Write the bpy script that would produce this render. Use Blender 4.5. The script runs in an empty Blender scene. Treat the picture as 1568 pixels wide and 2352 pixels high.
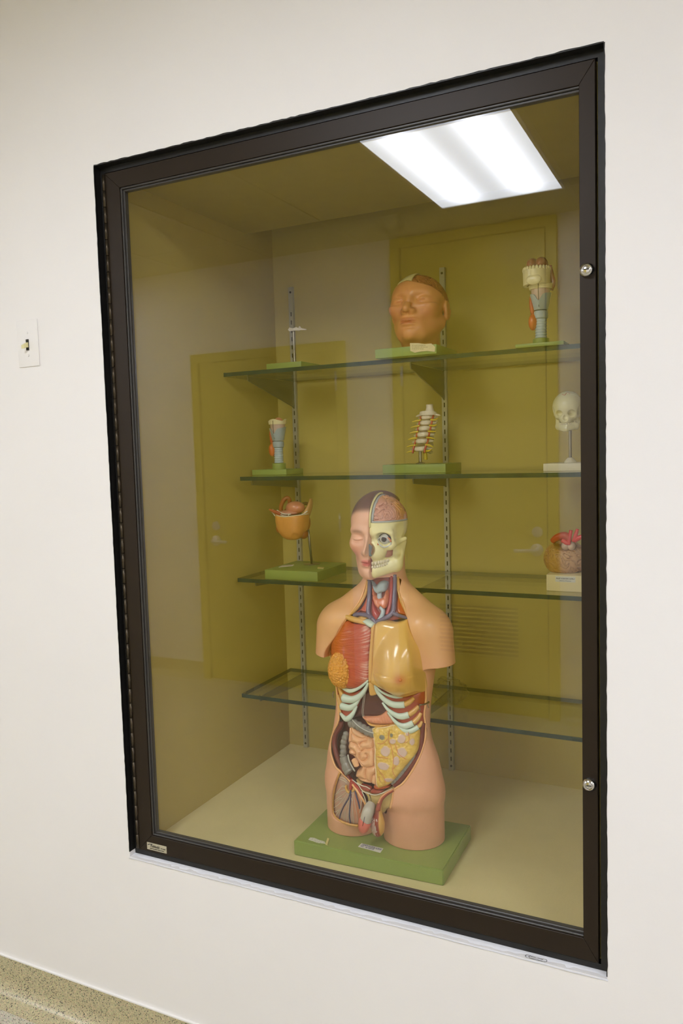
import bpy, bmesh, math, random
import numpy as np
from mathutils import Vector, Matrix, geometry

random.seed(7); RNG = np.random.default_rng(7)
SC = bpy.context.scene
COL = SC.collection

# ------------------------------------------------------------------ camera, view, light levels
IMG_W, IMG_H, FPX = 1568.0, 2352.0, 1810.6
CAM = Vector((1.3195, -1.4489, 1.4784))
YAW, PITCH, ROLL = 0.4564, 0.0787, -0.0295
FW = Vector((-math.sin(YAW)*math.cos(PITCH), math.cos(YAW)*math.cos(PITCH), -math.sin(PITCH)))
_rt = Vector((math.cos(YAW), math.sin(YAW), 0)); _up = _rt.cross(FW)
RT = math.cos(ROLL)*_rt + math.sin(ROLL)*_up
UP = -math.sin(ROLL)*_rt + math.cos(ROLL)*_up
cd = bpy.data.cameras.new('camera'); cam = bpy.data.objects.new('camera', cd); COL.objects.link(cam)
cd.sensor_fit = 'VERTICAL'; cd.sensor_height = 36.0; cd.lens = FPX*36.0/IMG_H
cd.clip_start = 0.02; cd.clip_end = 60
cam.matrix_world = Matrix(((RT.x, UP.x, -FW.x, CAM.x), (RT.y, UP.y, -FW.y, CAM.y), (RT.z, UP.z, -FW.z, CAM.z), (0, 0, 0, 1)))
SC.camera = cam
SC.view_settings.view_transform = 'Standard'; SC.view_settings.look = 'None'
SC.view_settings.gamma = 1.0; SC.view_settings.use_curve_mapping = False
SC.view_settings.exposure = 0.0
w = bpy.data.worlds.new('world'); SC.world = w; w.use_nodes = True
w.node_tree.nodes['Background'].inputs[0].default_value = (0.9, 0.92, 1, 1)
w.node_tree.nodes['Background'].inputs[1].default_value = 0.02
cy = SC.cycles
cy.max_bounces = 10; cy.diffuse_bounces = 6; cy.glossy_bounces = 4; cy.transparent_max_bounces = 24; cy.transmission_bounces = 6
cy.sample_clamp_indirect = 6.0
LAMP = 27.5            # radiance of the corridor fixtures' diffusers

# corridor and case dimensions (metres; floor z = 0, wall face y = 0)
WALL_Y, CEIL_Z = -2.69, 2.6435
OX0, OX1, OZ0, OZ1 = -0.004, 1.1265, 0.4875, 2.150      # opening in the wall
CX0, CX1, CZ0, CZT, CD = 0.034, 1.10, 0.5196, 2.1234, 0.734  # case interior

# ------------------------------------------------------------------ helpers
def ray(px, py):
    return FW + RT*((px-784)/FPX) - UP*((py-1176)/FPX)
def at(px, py, Y):
    d = ray(px, py); return CAM + d*((Y-CAM.y)/d.y)
def lin(c):
    c = np.asarray(c, float)/255.0
    return np.where(c <= 0.04045, c/12.92, ((c+0.055)/1.055)**2.4)
MATS = {}
def mat(name, rgb, rough=0.45, metal=0.0, coat=0.0, spec=0.5, mottle=0.0, mscale=60, bump=0.0, bscale=200, attr=None):
    if name in MATS: return MATS[name]
    m = bpy.data.materials.new(name); m.use_nodes = True; nt = m.node_tree; b = nt.nodes['Principled BSDF']
    c = tuple(lin(rgb)) + (1,)
    b.inputs['Base Color'].default_value = c
    b.inputs['Roughness'].default_value = rough; b.inputs['Metallic'].default_value = metal
    b.inputs['Coat Weight'].default_value = coat; b.inputs['Coat Roughness'].default_value = 0.12
    b.inputs['Specular IOR Level'].default_value = spec
    src = None
    if attr:
        a = nt.nodes.new('ShaderNodeAttribute'); a.attribute_name = attr; src = a.outputs['Color']
    if mottle or bump: tc = nt.nodes.new('ShaderNodeTexCoord')
    if mottle:
        n = nt.nodes.new('ShaderNodeTexNoise'); n.inputs['Scale'].default_value = mscale; n.inputs['Detail'].default_value = 4
        nt.links.new(tc.outputs['Object'], n.inputs['Vector'])
        mr = nt.nodes.new('ShaderNodeMapRange'); mr.inputs[1].default_value = 0.3; mr.inputs[2].default_value = 0.7
        mr.inputs[3].default_value = 1-mottle; mr.inputs[4].default_value = 1+mottle
        nt.links.new(n.outputs['Fac'], mr.inputs[0])
        mx = nt.nodes.new('ShaderNodeVectorMath'); mx.operation = 'SCALE'
        if src is None: mx.inputs[0].default_value = c[:3]
        else: nt.links.new(src, mx.inputs[0])
        nt.links.new(mr.outputs[0], mx.inputs['Scale']); src = mx.outputs[0]
    if src is not None: nt.links.new(src, b.inputs['Base Color'])
    if bump:
        n = nt.nodes.new('ShaderNodeTexNoise'); n.inputs['Scale'].default_value = bscale; n.inputs['Detail'].default_value = 5
        nt.links.new(tc.outputs['Object'], n.inputs['Vector'])
        bp = nt.nodes.new('ShaderNodeBump'); bp.inputs['Strength'].default_value = bump; bp.inputs['Distance'].default_value = 0.002
        nt.links.new(n.outputs['Fac'], bp.inputs['Height']); nt.links.new(bp.outputs[0], b.inputs['Normal'])
    MATS[name] = m; return m

def link(name, me, m=None, parent=None, smooth=False):
    o = bpy.data.objects.new(name, me); COL.objects.link(o)
    if m is not None:
        for q in (m if isinstance(m, (list, tuple)) else [m]): me.materials.append(q)
    if smooth: me.polygons.foreach_set('use_smooth', [True]*len(me.polygons))
    if parent is not None:
        o.parent = parent
        o.matrix_parent_inverse = Matrix.Translation(-Vector(parent_origin(parent)))
    return o
def parent_origin(p):
    return p.location if p.type == 'EMPTY' else Vector((0, 0, 0))   # meshes are built in world coordinates
def tag(o, label, cat, group=None):
    o['label'] = label; o['category'] = cat
    if group: o['group'] = group
    return o
def thing(name, loc, label, cat, group=None):
    o = bpy.data.objects.new(name, None); COL.objects.link(o); o.location = loc; o.empty_display_size = 0.05
    return tag(o, label, cat, group)
def struct(o): o['kind'] = 'structure'; return o

def bm_obj(name, bm, m=None, parent=None, smooth=False, sharp=None):
    bmesh.ops.recalc_face_normals(bm, faces=bm.faces)
    me = bpy.data.meshes.new(name); bm.to_mesh(me); bm.free()
    o = link(name, me, m, parent, smooth or sharp is not None)
    if sharp is not None: me.set_sharp_from_angle(angle=math.radians(sharp))
    return o
def add_box(bm, x0, x1, y0, y1, z0, z1, mi=0, bev=0.0, seg=2):
    vs = [bm.verts.new(p) for p in ((x0,y0,z0),(x1,y0,z0),(x1,y1,z0),(x0,y1,z0),(x0,y0,z1),(x1,y0,z1),(x1,y1,z1),(x0,y1,z1))]
    fs = [bm.faces.new([vs[i] for i in q]) for q in ((0,3,2,1),(4,5,6,7),(0,1,5,4),(1,2,6,5),(2,3,7,6),(3,0,4,7))]
    for f in fs: f.material_index = mi
    if bev > 0:
        es = list({e for f in fs for e in f.edges})
        r = bmesh.ops.bevel(bm, geom=es, offset=bev, segments=seg, affect='EDGES', profile=0.5)
        for f in r['faces']: f.material_index = mi
    return fs
def box(name, x0, x1, y0, y1, z0, z1, m, parent=None, bev=0.0):
    bm = bmesh.new(); add_box(bm, x0, x1, y0, y1, z0, z1, 0, bev)
    return bm_obj(name, bm, m, parent, sharp=40 if bev else None)
def poly_prism(name, pts, axis, a, b, m, parent=None, bev=0.0):
    """closed 2D polygon extruded along axis ('x','y','z') from a to b"""
    bm = bmesh.new()
    def P(p, t):
        return {'x': (t, p[0], p[1]), 'y': (p[0], t, p[1]), 'z': (p[0], p[1], t)}[axis]
    A = [bm.verts.new(P(p, a)) for p in pts]; B = [bm.verts.new(P(p, b)) for p in pts]
    n = len(pts); bm.faces.new(A); bm.faces.new(B[::-1])
    for i in range(n): bm.faces.new((A[i], B[i], B[(i+1) % n], A[(i+1) % n]))
    if bev > 0: bmesh.ops.bevel(bm, geom=list(bm.edges), offset=bev, segments=2, affect='EDGES')
    return bm_obj(name, bm, m, parent, sharp=35)
def add_lathe(bm, prof, cen, seg=32, axis='z', mi=0):
    rings = []
    for r, h in prof:
        ring = []
        for i in range(seg):
            t = 2*math.pi*i/seg; a, b = max(r, 1e-5)*math.cos(t), max(r, 1e-5)*math.sin(t)
            p = {'z': (a, b, h), 'y': (a, h, b), 'x': (h, a, b)}[axis]
            ring.append(bm.verts.new((cen[0]+p[0], cen[1]+p[1], cen[2]+p[2])))
        rings.append(ring)
    for A, B in zip(rings, rings[1:]):
        for i in range(seg):
            f = bm.faces.new((A[i], A[(i+1) % seg], B[(i+1) % seg], B[i])); f.material_index = mi
    for rg in (rings[0], rings[-1]):
        f = bm.faces.new(rg); f.material_index = mi
def lathe(name, prof, cen, m, parent=None, seg=32, axis='z', sharp=40):
    bm = bmesh.new(); add_lathe(bm, prof, cen, seg, axis); return bm_obj(name, bm, m, parent, sharp=sharp)
def spline(pts, n=8, closed=False):
    P = np.asarray(pts, float); out = []; N = len(P)
    for i in range(N if closed else N-1):
        if closed: p0, p1, p2, p3 = P[(i-1) % N], P[i], P[(i+1) % N], P[(i+2) % N]
        else: p0, p1, p2, p3 = P[max(i-1, 0)], P[i], P[i+1], P[min(i+2, N-1)]
        for k in range(n):
            t = k/n
            out.append(0.5*((2*p1)+(-p0+p2)*t+(2*p0-5*p1+4*p2-p3)*t*t+(-p0+3*p1-3*p2+p3)*t**3))
    if not closed: out.append(P[-1])
    return np.array(out)
def add_tube(bm, pts, rad, seg=12, mi=0, flat=1.0, closed=False):
    """pts Nx3, rad scalar or N; flat scales along y"""
    P = np.asarray(pts, float); n = len(P)
    R = np.full(n, rad) if np.isscalar(rad) else np.asarray(rad, float)
    T = np.gradient(P, axis=0)
    if closed: T = np.roll(P, -1, 0)-np.roll(P, 1, 0)
    T /= np.linalg.norm(T, axis=1)[:, None]+1e-12
    up = np.array([0, 1.0, 0]) if abs(T[0][1]) < 0.9 else np.array([1.0, 0, 0])
    rings = []
    u = None
    for i in range(n):
        if u is None: u = up-T[i]*up.dot(T[i])
        else: u = u-T[i]*u.dot(T[i])
        u /= np.linalg.norm(u)+1e-12; v = np.cross(T[i], u)
        ring = []
        for k in range(seg):
            a = 2*math.pi*k/seg; q = (u*math.cos(a)+v*math.sin(a))*R[i]; q[1] *= flat
            ring.append(bm.verts.new(P[i]+q))
        rings.append(ring)
    prs = list(zip(rings, rings[1:]))
    if closed: prs.append((rings[-1], rings[0]))
    for A, B in prs:
        for k in range(seg):
            f = bm.faces.new((A[k], A[(k+1) % seg], B[(k+1) % seg], B[k])); f.material_index = mi
    if not closed:
        for r, c in ((rings[0], P[0]), (rings[-1], P[-1])):
            f = bm.faces.new(r); f.material_index = mi
def tube(name, pts, rad, m, parent=None, seg=12, flat=1.0, sm=6, closed=False):
    if sm: 
        if not np.isscalar(rad):
            rr = spline(np.c_[np.asarray(rad), np.zeros(len(rad)), np.zeros(len(rad))], sm, closed)[:, 0]
        else: rr = rad
        pts = spline([tuple(p) for p in pts], sm, closed)
        rad = rr
    bm = bmesh.new(); add_tube(bm, pts, rad, seg, 0, flat, closed); return bm_obj(name, bm, m, parent, smooth=True)

def text(name, s, size, origin, xdir, ydir, m, parent=None, align='LEFT', shear=0.0, bold=0.0, width=None):
    """flat lettering: origin = anchor of the baseline, xdir/ydir = reading directions in the world"""
    cu = bpy.data.curves.new(name, 'FONT'); cu.body = s; cu.size = size; cu.align_x = align; cu.shear = shear; cu.offset = bold
    cu.extrude = 0.00005; cu.resolution_u = 3
    t = bpy.data.objects.new(name+'_c', cu); COL.objects.link(t)
    me = bpy.data.meshes.new_from_object(t.evaluated_get(bpy.context.evaluated_depsgraph_get()))
    bpy.data.objects.remove(t)
    x = Vector(xdir).normalized(); y = Vector(ydir).normalized(); z = x.cross(y)
    if width:
        xs = [v.co.x for v in me.vertices]; k = width/max(max(xs)-min(xs), 1e-6)
        for v in me.vertices: v.co.x *= k
    O = Vector(origin)
    for v in me.vertices: v.co = O + x*v.co.x + y*v.co.y + z*v.co.z
    me.name = name
    return link(name, me, m, parent)

# ------------------------------------------------------------------ implicit surfaces
def surfnet(fn, lo, hi, h):
    """mesh of fn(x,y,z) = 0 on a grid (negative inside), naive surface nets"""
    n = [int(math.ceil((b-a)/h))+1 for a, b in zip(lo, hi)]
    ax = [lo[i]+h*np.arange(n[i]) for i in range(3)]
    V = np.empty(n, np.float32)
    for k0 in range(0, n[2], 48):                      # in slabs, to keep memory small
        X, Y, Z = np.meshgrid(ax[0], ax[1], ax[2][k0:k0+48], indexing='ij')
        V[:, :, k0:k0+48] = fn(X, Y, Z)
    ins = V < 0
    cnt = np.zeros([k-1 for k in n], np.int8)
    for dx in (0, 1):
        for dy in (0, 1):
            for dz in (0, 1): cnt += ins[dx:n[0]-1+dx, dy:n[1]-1+dy, dz:n[2]-1+dz]
    act = (cnt > 0) & (cnt < 8)
    idx = -np.ones(cnt.shape, int); ids = np.argwhere(act); idx[act] = np.arange(len(ids))
    acc = np.zeros((len(ids), 3)); num = np.zeros(len(ids))
    I, J, K = ids.T
    cs = [(a, b, c) for a in (0, 1) for b in (0, 1) for c in (0, 1)]
    for p in cs:
        for a in range(3):
            if p[a]: continue
            q = list(p); q[a] = 1
            va = V[I+p[0], J+p[1], K+p[2]]; vb = V[I+q[0], J+q[1], K+q[2]]
            c = (va < 0) != (vb < 0)
            t = np.where(c, va/np.where(c, va-vb, 1), 0)
            for d in range(3):
                acc[:, d] += np.where(c, p[d]+(t if d == a else 0), 0)
            num += c
    pos = (acc/num[:, None]+ids)*h+np.asarray(lo)
    F = []
    for a in range(3):
        b, c = (a+1) % 3, (a+2) % 3
        sl0 = [slice(None)]*3; sl1 = [slice(None)]*3; sl0[a] = slice(0, n[a]-1); sl1[a] = slice(1, n[a])
        cr = ins[tuple(sl0)] != ins[tuple(sl1)]
        E = np.argwhere(cr)
        E = E[(E[:, b] > 0) & (E[:, c] > 0) & (E[:, b] < n[b]-1) & (E[:, c] < n[c]-1)]
        fl = ins[tuple(sl0)][E[:, 0], E[:, 1], E[:, 2]]
        def g(db, dc):
            q = E.copy(); q[:, b] -= db; q[:, c] -= dc; return idx[q[:, 0], q[:, 1], q[:, 2]]
        Q = np.stack([g(1, 1), g(0, 1), g(0, 0), g(1, 0)], 1)
        Q[~fl] = Q[~fl][:, ::-1]
        F.append(Q)
    F = np.concatenate(F); F = F[(F >= 0).all(1)]
    return pos, F
def np_mesh(name, V, F, m, parent=None, smooth=True, col=None):
    used = np.unique(F); mp = -np.ones(len(V), int); mp[used] = np.arange(len(used))
    V2 = V[used]; F2 = mp[F]
    me = bpy.data.meshes.new(name)
    me.vertices.add(len(V2)); me.vertices.foreach_set('co', V2.astype(np.float32).ravel())
    k = F2.shape[1]
    me.loops.add(F2.size); me.loops.foreach_set('vertex_index', F2.astype(np.int32).ravel())
    me.polygons.add(len(F2)); me.polygons.foreach_set('loop_start', np.arange(0, F2.size, k, dtype=np.int32))
    me.polygons.foreach_set('loop_total', np.full(len(F2), k, np.int32))
    me.update(calc_edges=True); me.validate()
    if col is not None: paint(me, np.asarray(col)[used])
    return link(name, me, m, parent, smooth)
def paint(me, srgb):
    c = lin(srgb); a = me.color_attributes.new('paint', 'FLOAT_COLOR', 'POINT')
    a.data.foreach_set('color', np.c_[c, np.ones(len(c))].astype(np.float32).ravel())
def mixc(a, b, t):
    t = np.clip(t, 0, 1)[:, None]; return np.asarray(a, float)*(1-t)+np.asarray(b, float)*t
def sstep(a, b, x):
    t = np.clip((x-a)/(b-a), 0, 1); return t*t*(3-2*t)
def ell(X, Y, Z, c, r):
    q0 = np.sqrt(((X-c[0])/r[0])**2+((Y-c[1])/r[1])**2+((Z-c[2])/r[2])**2)
    return (q0-1)*min(r)
def cap(X, Y, Z, a, b, ra, rb=None):
    rb = ra if rb is None else rb
    a = np.asarray(a, float); b = np.asarray(b, float); d = b-a; L = d.dot(d)
    t = np.clip(((X-a[0])*d[0]+(Y-a[1])*d[1]+(Z-a[2])*d[2])/L, 0, 1)
    return np.sqrt((X-a[0]-t*d[0])**2+(Y-a[1]-t*d[1])**2+(Z-a[2]-t*d[2])**2)-(ra+(rb-ra)*t)
def smin(a, b, k):
    h = np.clip(0.5+0.5*(b-a)/k, 0, 1); return b+(a-b)*h-k*h*(1-h)
def smax(a, b, k): return -smin(-a, -b, k)
def _hash(i, j, k):
    n = (i*374761393+j*668265263+k*2147483647+1274126177) & 0x7fffffff
    n = ((n ^ (n >> 13))*1274126177) & 0x7fffffff
    return (n & 0xffff)/65535.0
def noise(X, Y, Z):
    i, j, k = np.floor(X).astype(np.int64), np.floor(Y).astype(np.int64), np.floor(Z).astype(np.int64)
    f = [X-i, Y-j, Z-k]; f = [t*t*(3-2*t) for t in f]; r = 0
    for a in (0, 1):
        for b in (0, 1):
            for c in (0, 1):
                r = r+_hash(i+a, j+b, k+c)*(f[0] if a else 1-f[0])*(f[1] if b else 1-f[1])*(f[2] if c else 1-f[2])
    return r
def gyri(X, Y, Z, s, warp=0.35):
    """0 on furrows, 1 on ridges: wandering folds of about s metres"""
    a, b, c = X/s, Y/s, Z/s
    wx = noise(a*0.9+7, b*0.9, c*0.9)*2-1; wy = noise(a*0.9, b*0.9+11, c*0.9)*2-1; wz = noise(a*0.9, b*0.9, c*0.9+3)*2-1
    n = noise(a*0.8+wx*warp*2, b*0.8+wy*warp*2, c*0.8+wz*warp*2)
    v = np.abs(((n*4.0) % 1.0)-0.5)*2
    return np.clip((1-v)*3.0, 0, 1)
def line_dist(x, z, lines):
    """distance to the nearest of several open polylines"""
    d = np.full(np.shape(x), 1e9)
    for L in lines:
        for (ax, az), (bx, bz) in zip(L[:-1], L[1:]):
            ex, ez = bx-ax, bz-az
            t = np.clip(((x-ax)*ex+(z-az)*ez)/(ex*ex+ez*ez+1e-18), 0, 1)
            d = np.minimum(d, np.hypot(x-ax-ex*t, z-az-ez*t))
    return d
def poly_dist(px, pz, poly):
    """signed distance to closed polygon (negative inside), vectorised"""
    P = np.asarray(poly, float); x = px.ravel(); z = pz.ravel()
    d = np.full(x.shape, 1e9); ins = np.zeros(x.shape, bool)
    for (ax, az), (bx, bz) in zip(P, np.roll(P, -1, 0)):
        ex, ez = bx-ax, bz-az; wx, wz = x-ax, z-az
        t = np.clip((wx*ex+wz*ez)/(ex*ex+ez*ez+1e-18), 0, 1)
        d = np.minimum(d, (wx-ex*t)**2+(wz-ez*t)**2)
        c = ((az > z) != (bz > z))
        with np.errstate(divide='ignore', invalid='ignore'):
            ins ^= c & (x < ex*(z-az)/(bz-az if bz != az else 1e-18)+ax)
    d = np.sqrt(d); d[ins] *= -1
    return d.reshape(px.shape)

# ------------------------------------------------------------------ room shell
def wall_paint(name, rgb):
    m = mat(name, rgb, 0.55, spec=0.35, mottle=0.012, mscale=3, bump=0.06, bscale=260); return m
M_WALL = wall_paint('wall_paint', (241, 238, 237))
M_CEIL = mat('ceiling_paint', (176, 160, 86), 0.8, mottle=0.02, mscale=30)
M_CEILC = mat('corridor_ceiling', (184, 177, 154), 0.85, bump=0.2, bscale=400)
def terrazzo(name, base, fleck):
    m = bpy.data.materials.new(name); m.use_nodes = True; nt = m.node_tree; b = nt.nodes['Principled BSDF']
    tc = nt.nodes.new('ShaderNodeTexCoord')
    v = nt.nodes.new('ShaderNodeTexVoronoi'); v.inputs['Scale'].default_value = 430; v.inputs['Randomness'].default_value = 1
    v2 = nt.nodes.new('ShaderNodeTexVoronoi'); v2.inputs['Scale'].default_value = 800
    n = nt.nodes.new('ShaderNodeTexNoise'); n.inputs['Scale'].default_value = 25
    for q in (v, v2, n): nt.links.new(tc.outputs['Object'], q.inputs['Vector'])
    sp = nt.nodes.new('ShaderNodeSeparateColor'); nt.links.new(v.outputs['Color'], sp.inputs[0])
    r1 = nt.nodes.new('ShaderNodeValToRGB'); r1.color_ramp.interpolation = 'CONSTANT'
    e = r1.color_ramp.elements
    e[0].position = 0; e[0].color = tuple(lin(fleck))+(1,)
    e[1].position = 0.085; e[1].color = tuple(lin(base))+(1,)
    for p, c in ((0.45, np.array(base)*1.05), (0.7, np.array(base)*0.93), (0.88, np.array(base)*1.13)):
        q = e.new(p); q.color = tuple(lin(np.clip(c, 0, 255)))+(1,)
    nt.links.new(sp.outputs[0], r1.inputs[0])
    mx = nt.nodes.new('ShaderNodeMix'); mx.data_type = 'RGBA'; mx.blend_type = 'MULTIPLY'; mx.inputs[0].default_value = 0.35
    nt.links.new(r1.outputs[0], mx.inputs[6]); nt.links.new(v2.outputs['Color'], mx.inputs[7])
    hs = nt.nodes.new('ShaderNodeHueSaturation'); hs.inputs['Saturation'].default_value = 0.8; hs.inputs['Value'].default_value = 1.12
    nt.links.new(mx.outputs[2], hs.inputs['Color']); nt.links.new(hs.outputs[0], b.inputs['Base Color'])
    b.inputs['Roughness'].default_value = 0.3
    return m
M_TERR = terrazzo('terrazzo_cove', (192, 178, 130), (82, 78, 64))
M_FLOOR = terrazzo('terrazzo_floor', (198, 191, 168), (86, 82, 70))

XL, XR = -7.0, 7.0
bm = bmesh.new()
add_box(bm, XL, OX0, 0, 0.05, 0, CEIL_Z); add_box(bm, OX1, XR, 0, 0.05, 0, CEIL_Z)
add_box(bm, OX0, OX1, 0, 0.05, 0, OZ0); add_box(bm, OX0, OX1, 0, 0.05, OZ1, CEIL_Z)
struct(bm_obj('wall_front', bm, M_WALL))
struct(box('wall_back', XL, XR, WALL_Y-0.1, WALL_Y, 0, CEIL_Z, M_WALL))
struct(box('wall_left', XL-0.1, XL, WALL_Y-0.1, 0.05, 0, CEIL_Z, M_WALL))
struct(box('wall_right', XR, XR+0.1, WALL_Y-0.1, 0.05, 0, CEIL_Z, M_WALL))
struct(box('floor', XL, XR, WALL_Y-0.1, 0.80, -0.1, 0, M_FLOOR))
struct(box('ceiling', XL, XR, WALL_Y-0.1, 0.80, CEIL_Z, CEIL_Z+0.1, M_CEILC))
# cove bases: a vertical face that sweeps into the floor
def cove(name, y, s):
    pr = [(0, 0.1045), (-0.004, 0.1045)]
    for k in range(9):
        a = math.pi/2*k/8; pr.append((-0.004-0.042*(1-math.cos(a)), 0.046-0.042*math.sin(a)))
    pr += [(-0.06, 0.0015), (-0.06, 0.0), (0, 0.0)]
    return struct(poly_prism(name, [(y+s*a, b) for a, b in pr], 'x', XL, XR, M_TERR))
cove('baseboard_front', 0.0, 1); cove('baseboard_back', WALL_Y, -1)
M_CAULK = mat('white_caulk', (240, 238, 236), 0.5)
struct(box('trim_1', XL, XR, -0.0055, 0.001, 0.1045, 0.108, M_CAULK))      # painted bead over the cove base
# ceiling tile grid of the corridor
M_TBAR = mat('tbar', (186, 180, 160), 0.5)
bm = bmesh.new()
for k in range(-10, 11):
    x = 0.661+k*0.61; add_box(bm, x-0.012, x+0.012, WALL_Y, 0, CEIL_Z-0.006, CEIL_Z)
for y in (-2.27, -1.05): add_box(bm, XL, XR, y-0.012, y+0.012, CEIL_Z-0.005, CEIL_Z)
struct(bm_obj('trim_2', bm, M_TBAR))

# ------------------------------------------------------------------ corridor lights
M_FIX = mat('fixture_white', (236, 236, 236), 0.4)
def diffuser_mat():
    m = bpy.data.materials.new('lamp_diffuser'); m.use_nodes = True; nt = m.node_tree
    for n in list(nt.nodes): nt.nodes.remove(n)
    out = nt.nodes.new('ShaderNodeOutputMaterial'); em = nt.nodes.new('ShaderNodeEmission')
    em.inputs[0].default_value = (0.925, 0.965, 1.06, 1)
    tc = nt.nodes.new('ShaderNodeTexCoord'); sx = nt.nodes.new('ShaderNodeSeparateXYZ')
    nt.links.new(tc.outputs['Object'], sx.inputs[0])
    def mth(op, a, b=None):
        n = nt.nodes.new('ShaderNodeMath'); n.operation = op
        for i, v in enumerate((a, b)):
            if v is None: continue
            if isinstance(v, (int, float)): n.inputs[i].default_value = v
            else: nt.links.new(v, n.inputs[i])
        return n.outputs[0]
    # two tubes run behind the diffuser along y: brighter bands at x = +-0.14, fading before the ends
    ax = mth('ABSOLUTE', sx.outputs[0]); d = mth('SUBTRACT', ax, 0.145); g = mth('MULTIPLY', mth('MULTIPLY', d, d), -230.0)
    band = mth('EXPONENT', g)
    ay = mth('ABSOLUTE', sx.outputs[1]); ey = mth('MULTIPLY', mth('SUBTRACT', 0.62, ay), 7.0); ey = mth('MINIMUM', ey, 1.0)
    st = mth('ADD', 0.31, mth('MULTIPLY', mth('MULTIPLY', band, 0.66), ey)); st = mth('MULTIPLY', st, mth('ADD', 0.86, mth('MULTIPLY', ey, 0.14)))
    nt.links.new(mth('MULTIPLY', st, LAMP), em.inputs[1]); nt.links.new(em.outputs[0], out.inputs[0])
    return m
M_DIFF = diffuser_mat()
def fixture(x, y, label):
    t = thing('ceiling_light', (x, y, CEIL_Z), label, 'ceiling light', 'corridor ceiling lights')
    bm = bmesh.new(); a, b = 0.297, 0.602
    for q in ((-a, a, -b, -b+0.012), (-a, a, b-0.012, b), (-a, -a+0.012, -b+0.012, b-0.012), (a-0.012, a, -b+0.012, b-0.012)):
        add_box(bm, x+q[0], x+q[1], y+q[2], y+q[3], CEIL_Z-0.014, CEIL_Z-0.001)
    bm_obj('frame', bm, M_FIX, t)
    me = bpy.data.meshes.new('diffuser')
    a -= 0.012; b -= 0.012
    me.from_pydata([(-a, -b, 0), (a, -b, 0), (a, b, 0), (-a, b, 0), (-a, -b, .006), (a, -b, .006), (a, b, .006), (-a, b, .006)], [],
                   [(0, 3, 2, 1), (4, 5, 6, 7), (0, 1, 5, 4), (1, 2, 6, 5), (2, 3, 7, 6), (3, 0, 4, 7)])
    o = bpy.data.objects.new('diffuser', me); COL.objects.link(o); me.materials.append(M_DIFF); o.parent = t; o.location = (0, 0, -0.0115)
    return t
fixture(0.3520, -1.662, 'large fluorescent ceiling light mirrored in the top right of the glass')
for x in (-4.92, -2.48, 2.79, 5.23):  # unseen fixtures added to bring up the light on the walls
    fixture(x, -1.662, 'unseen fluorescent ceiling light added further along the corridor, out of the picture')

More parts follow.
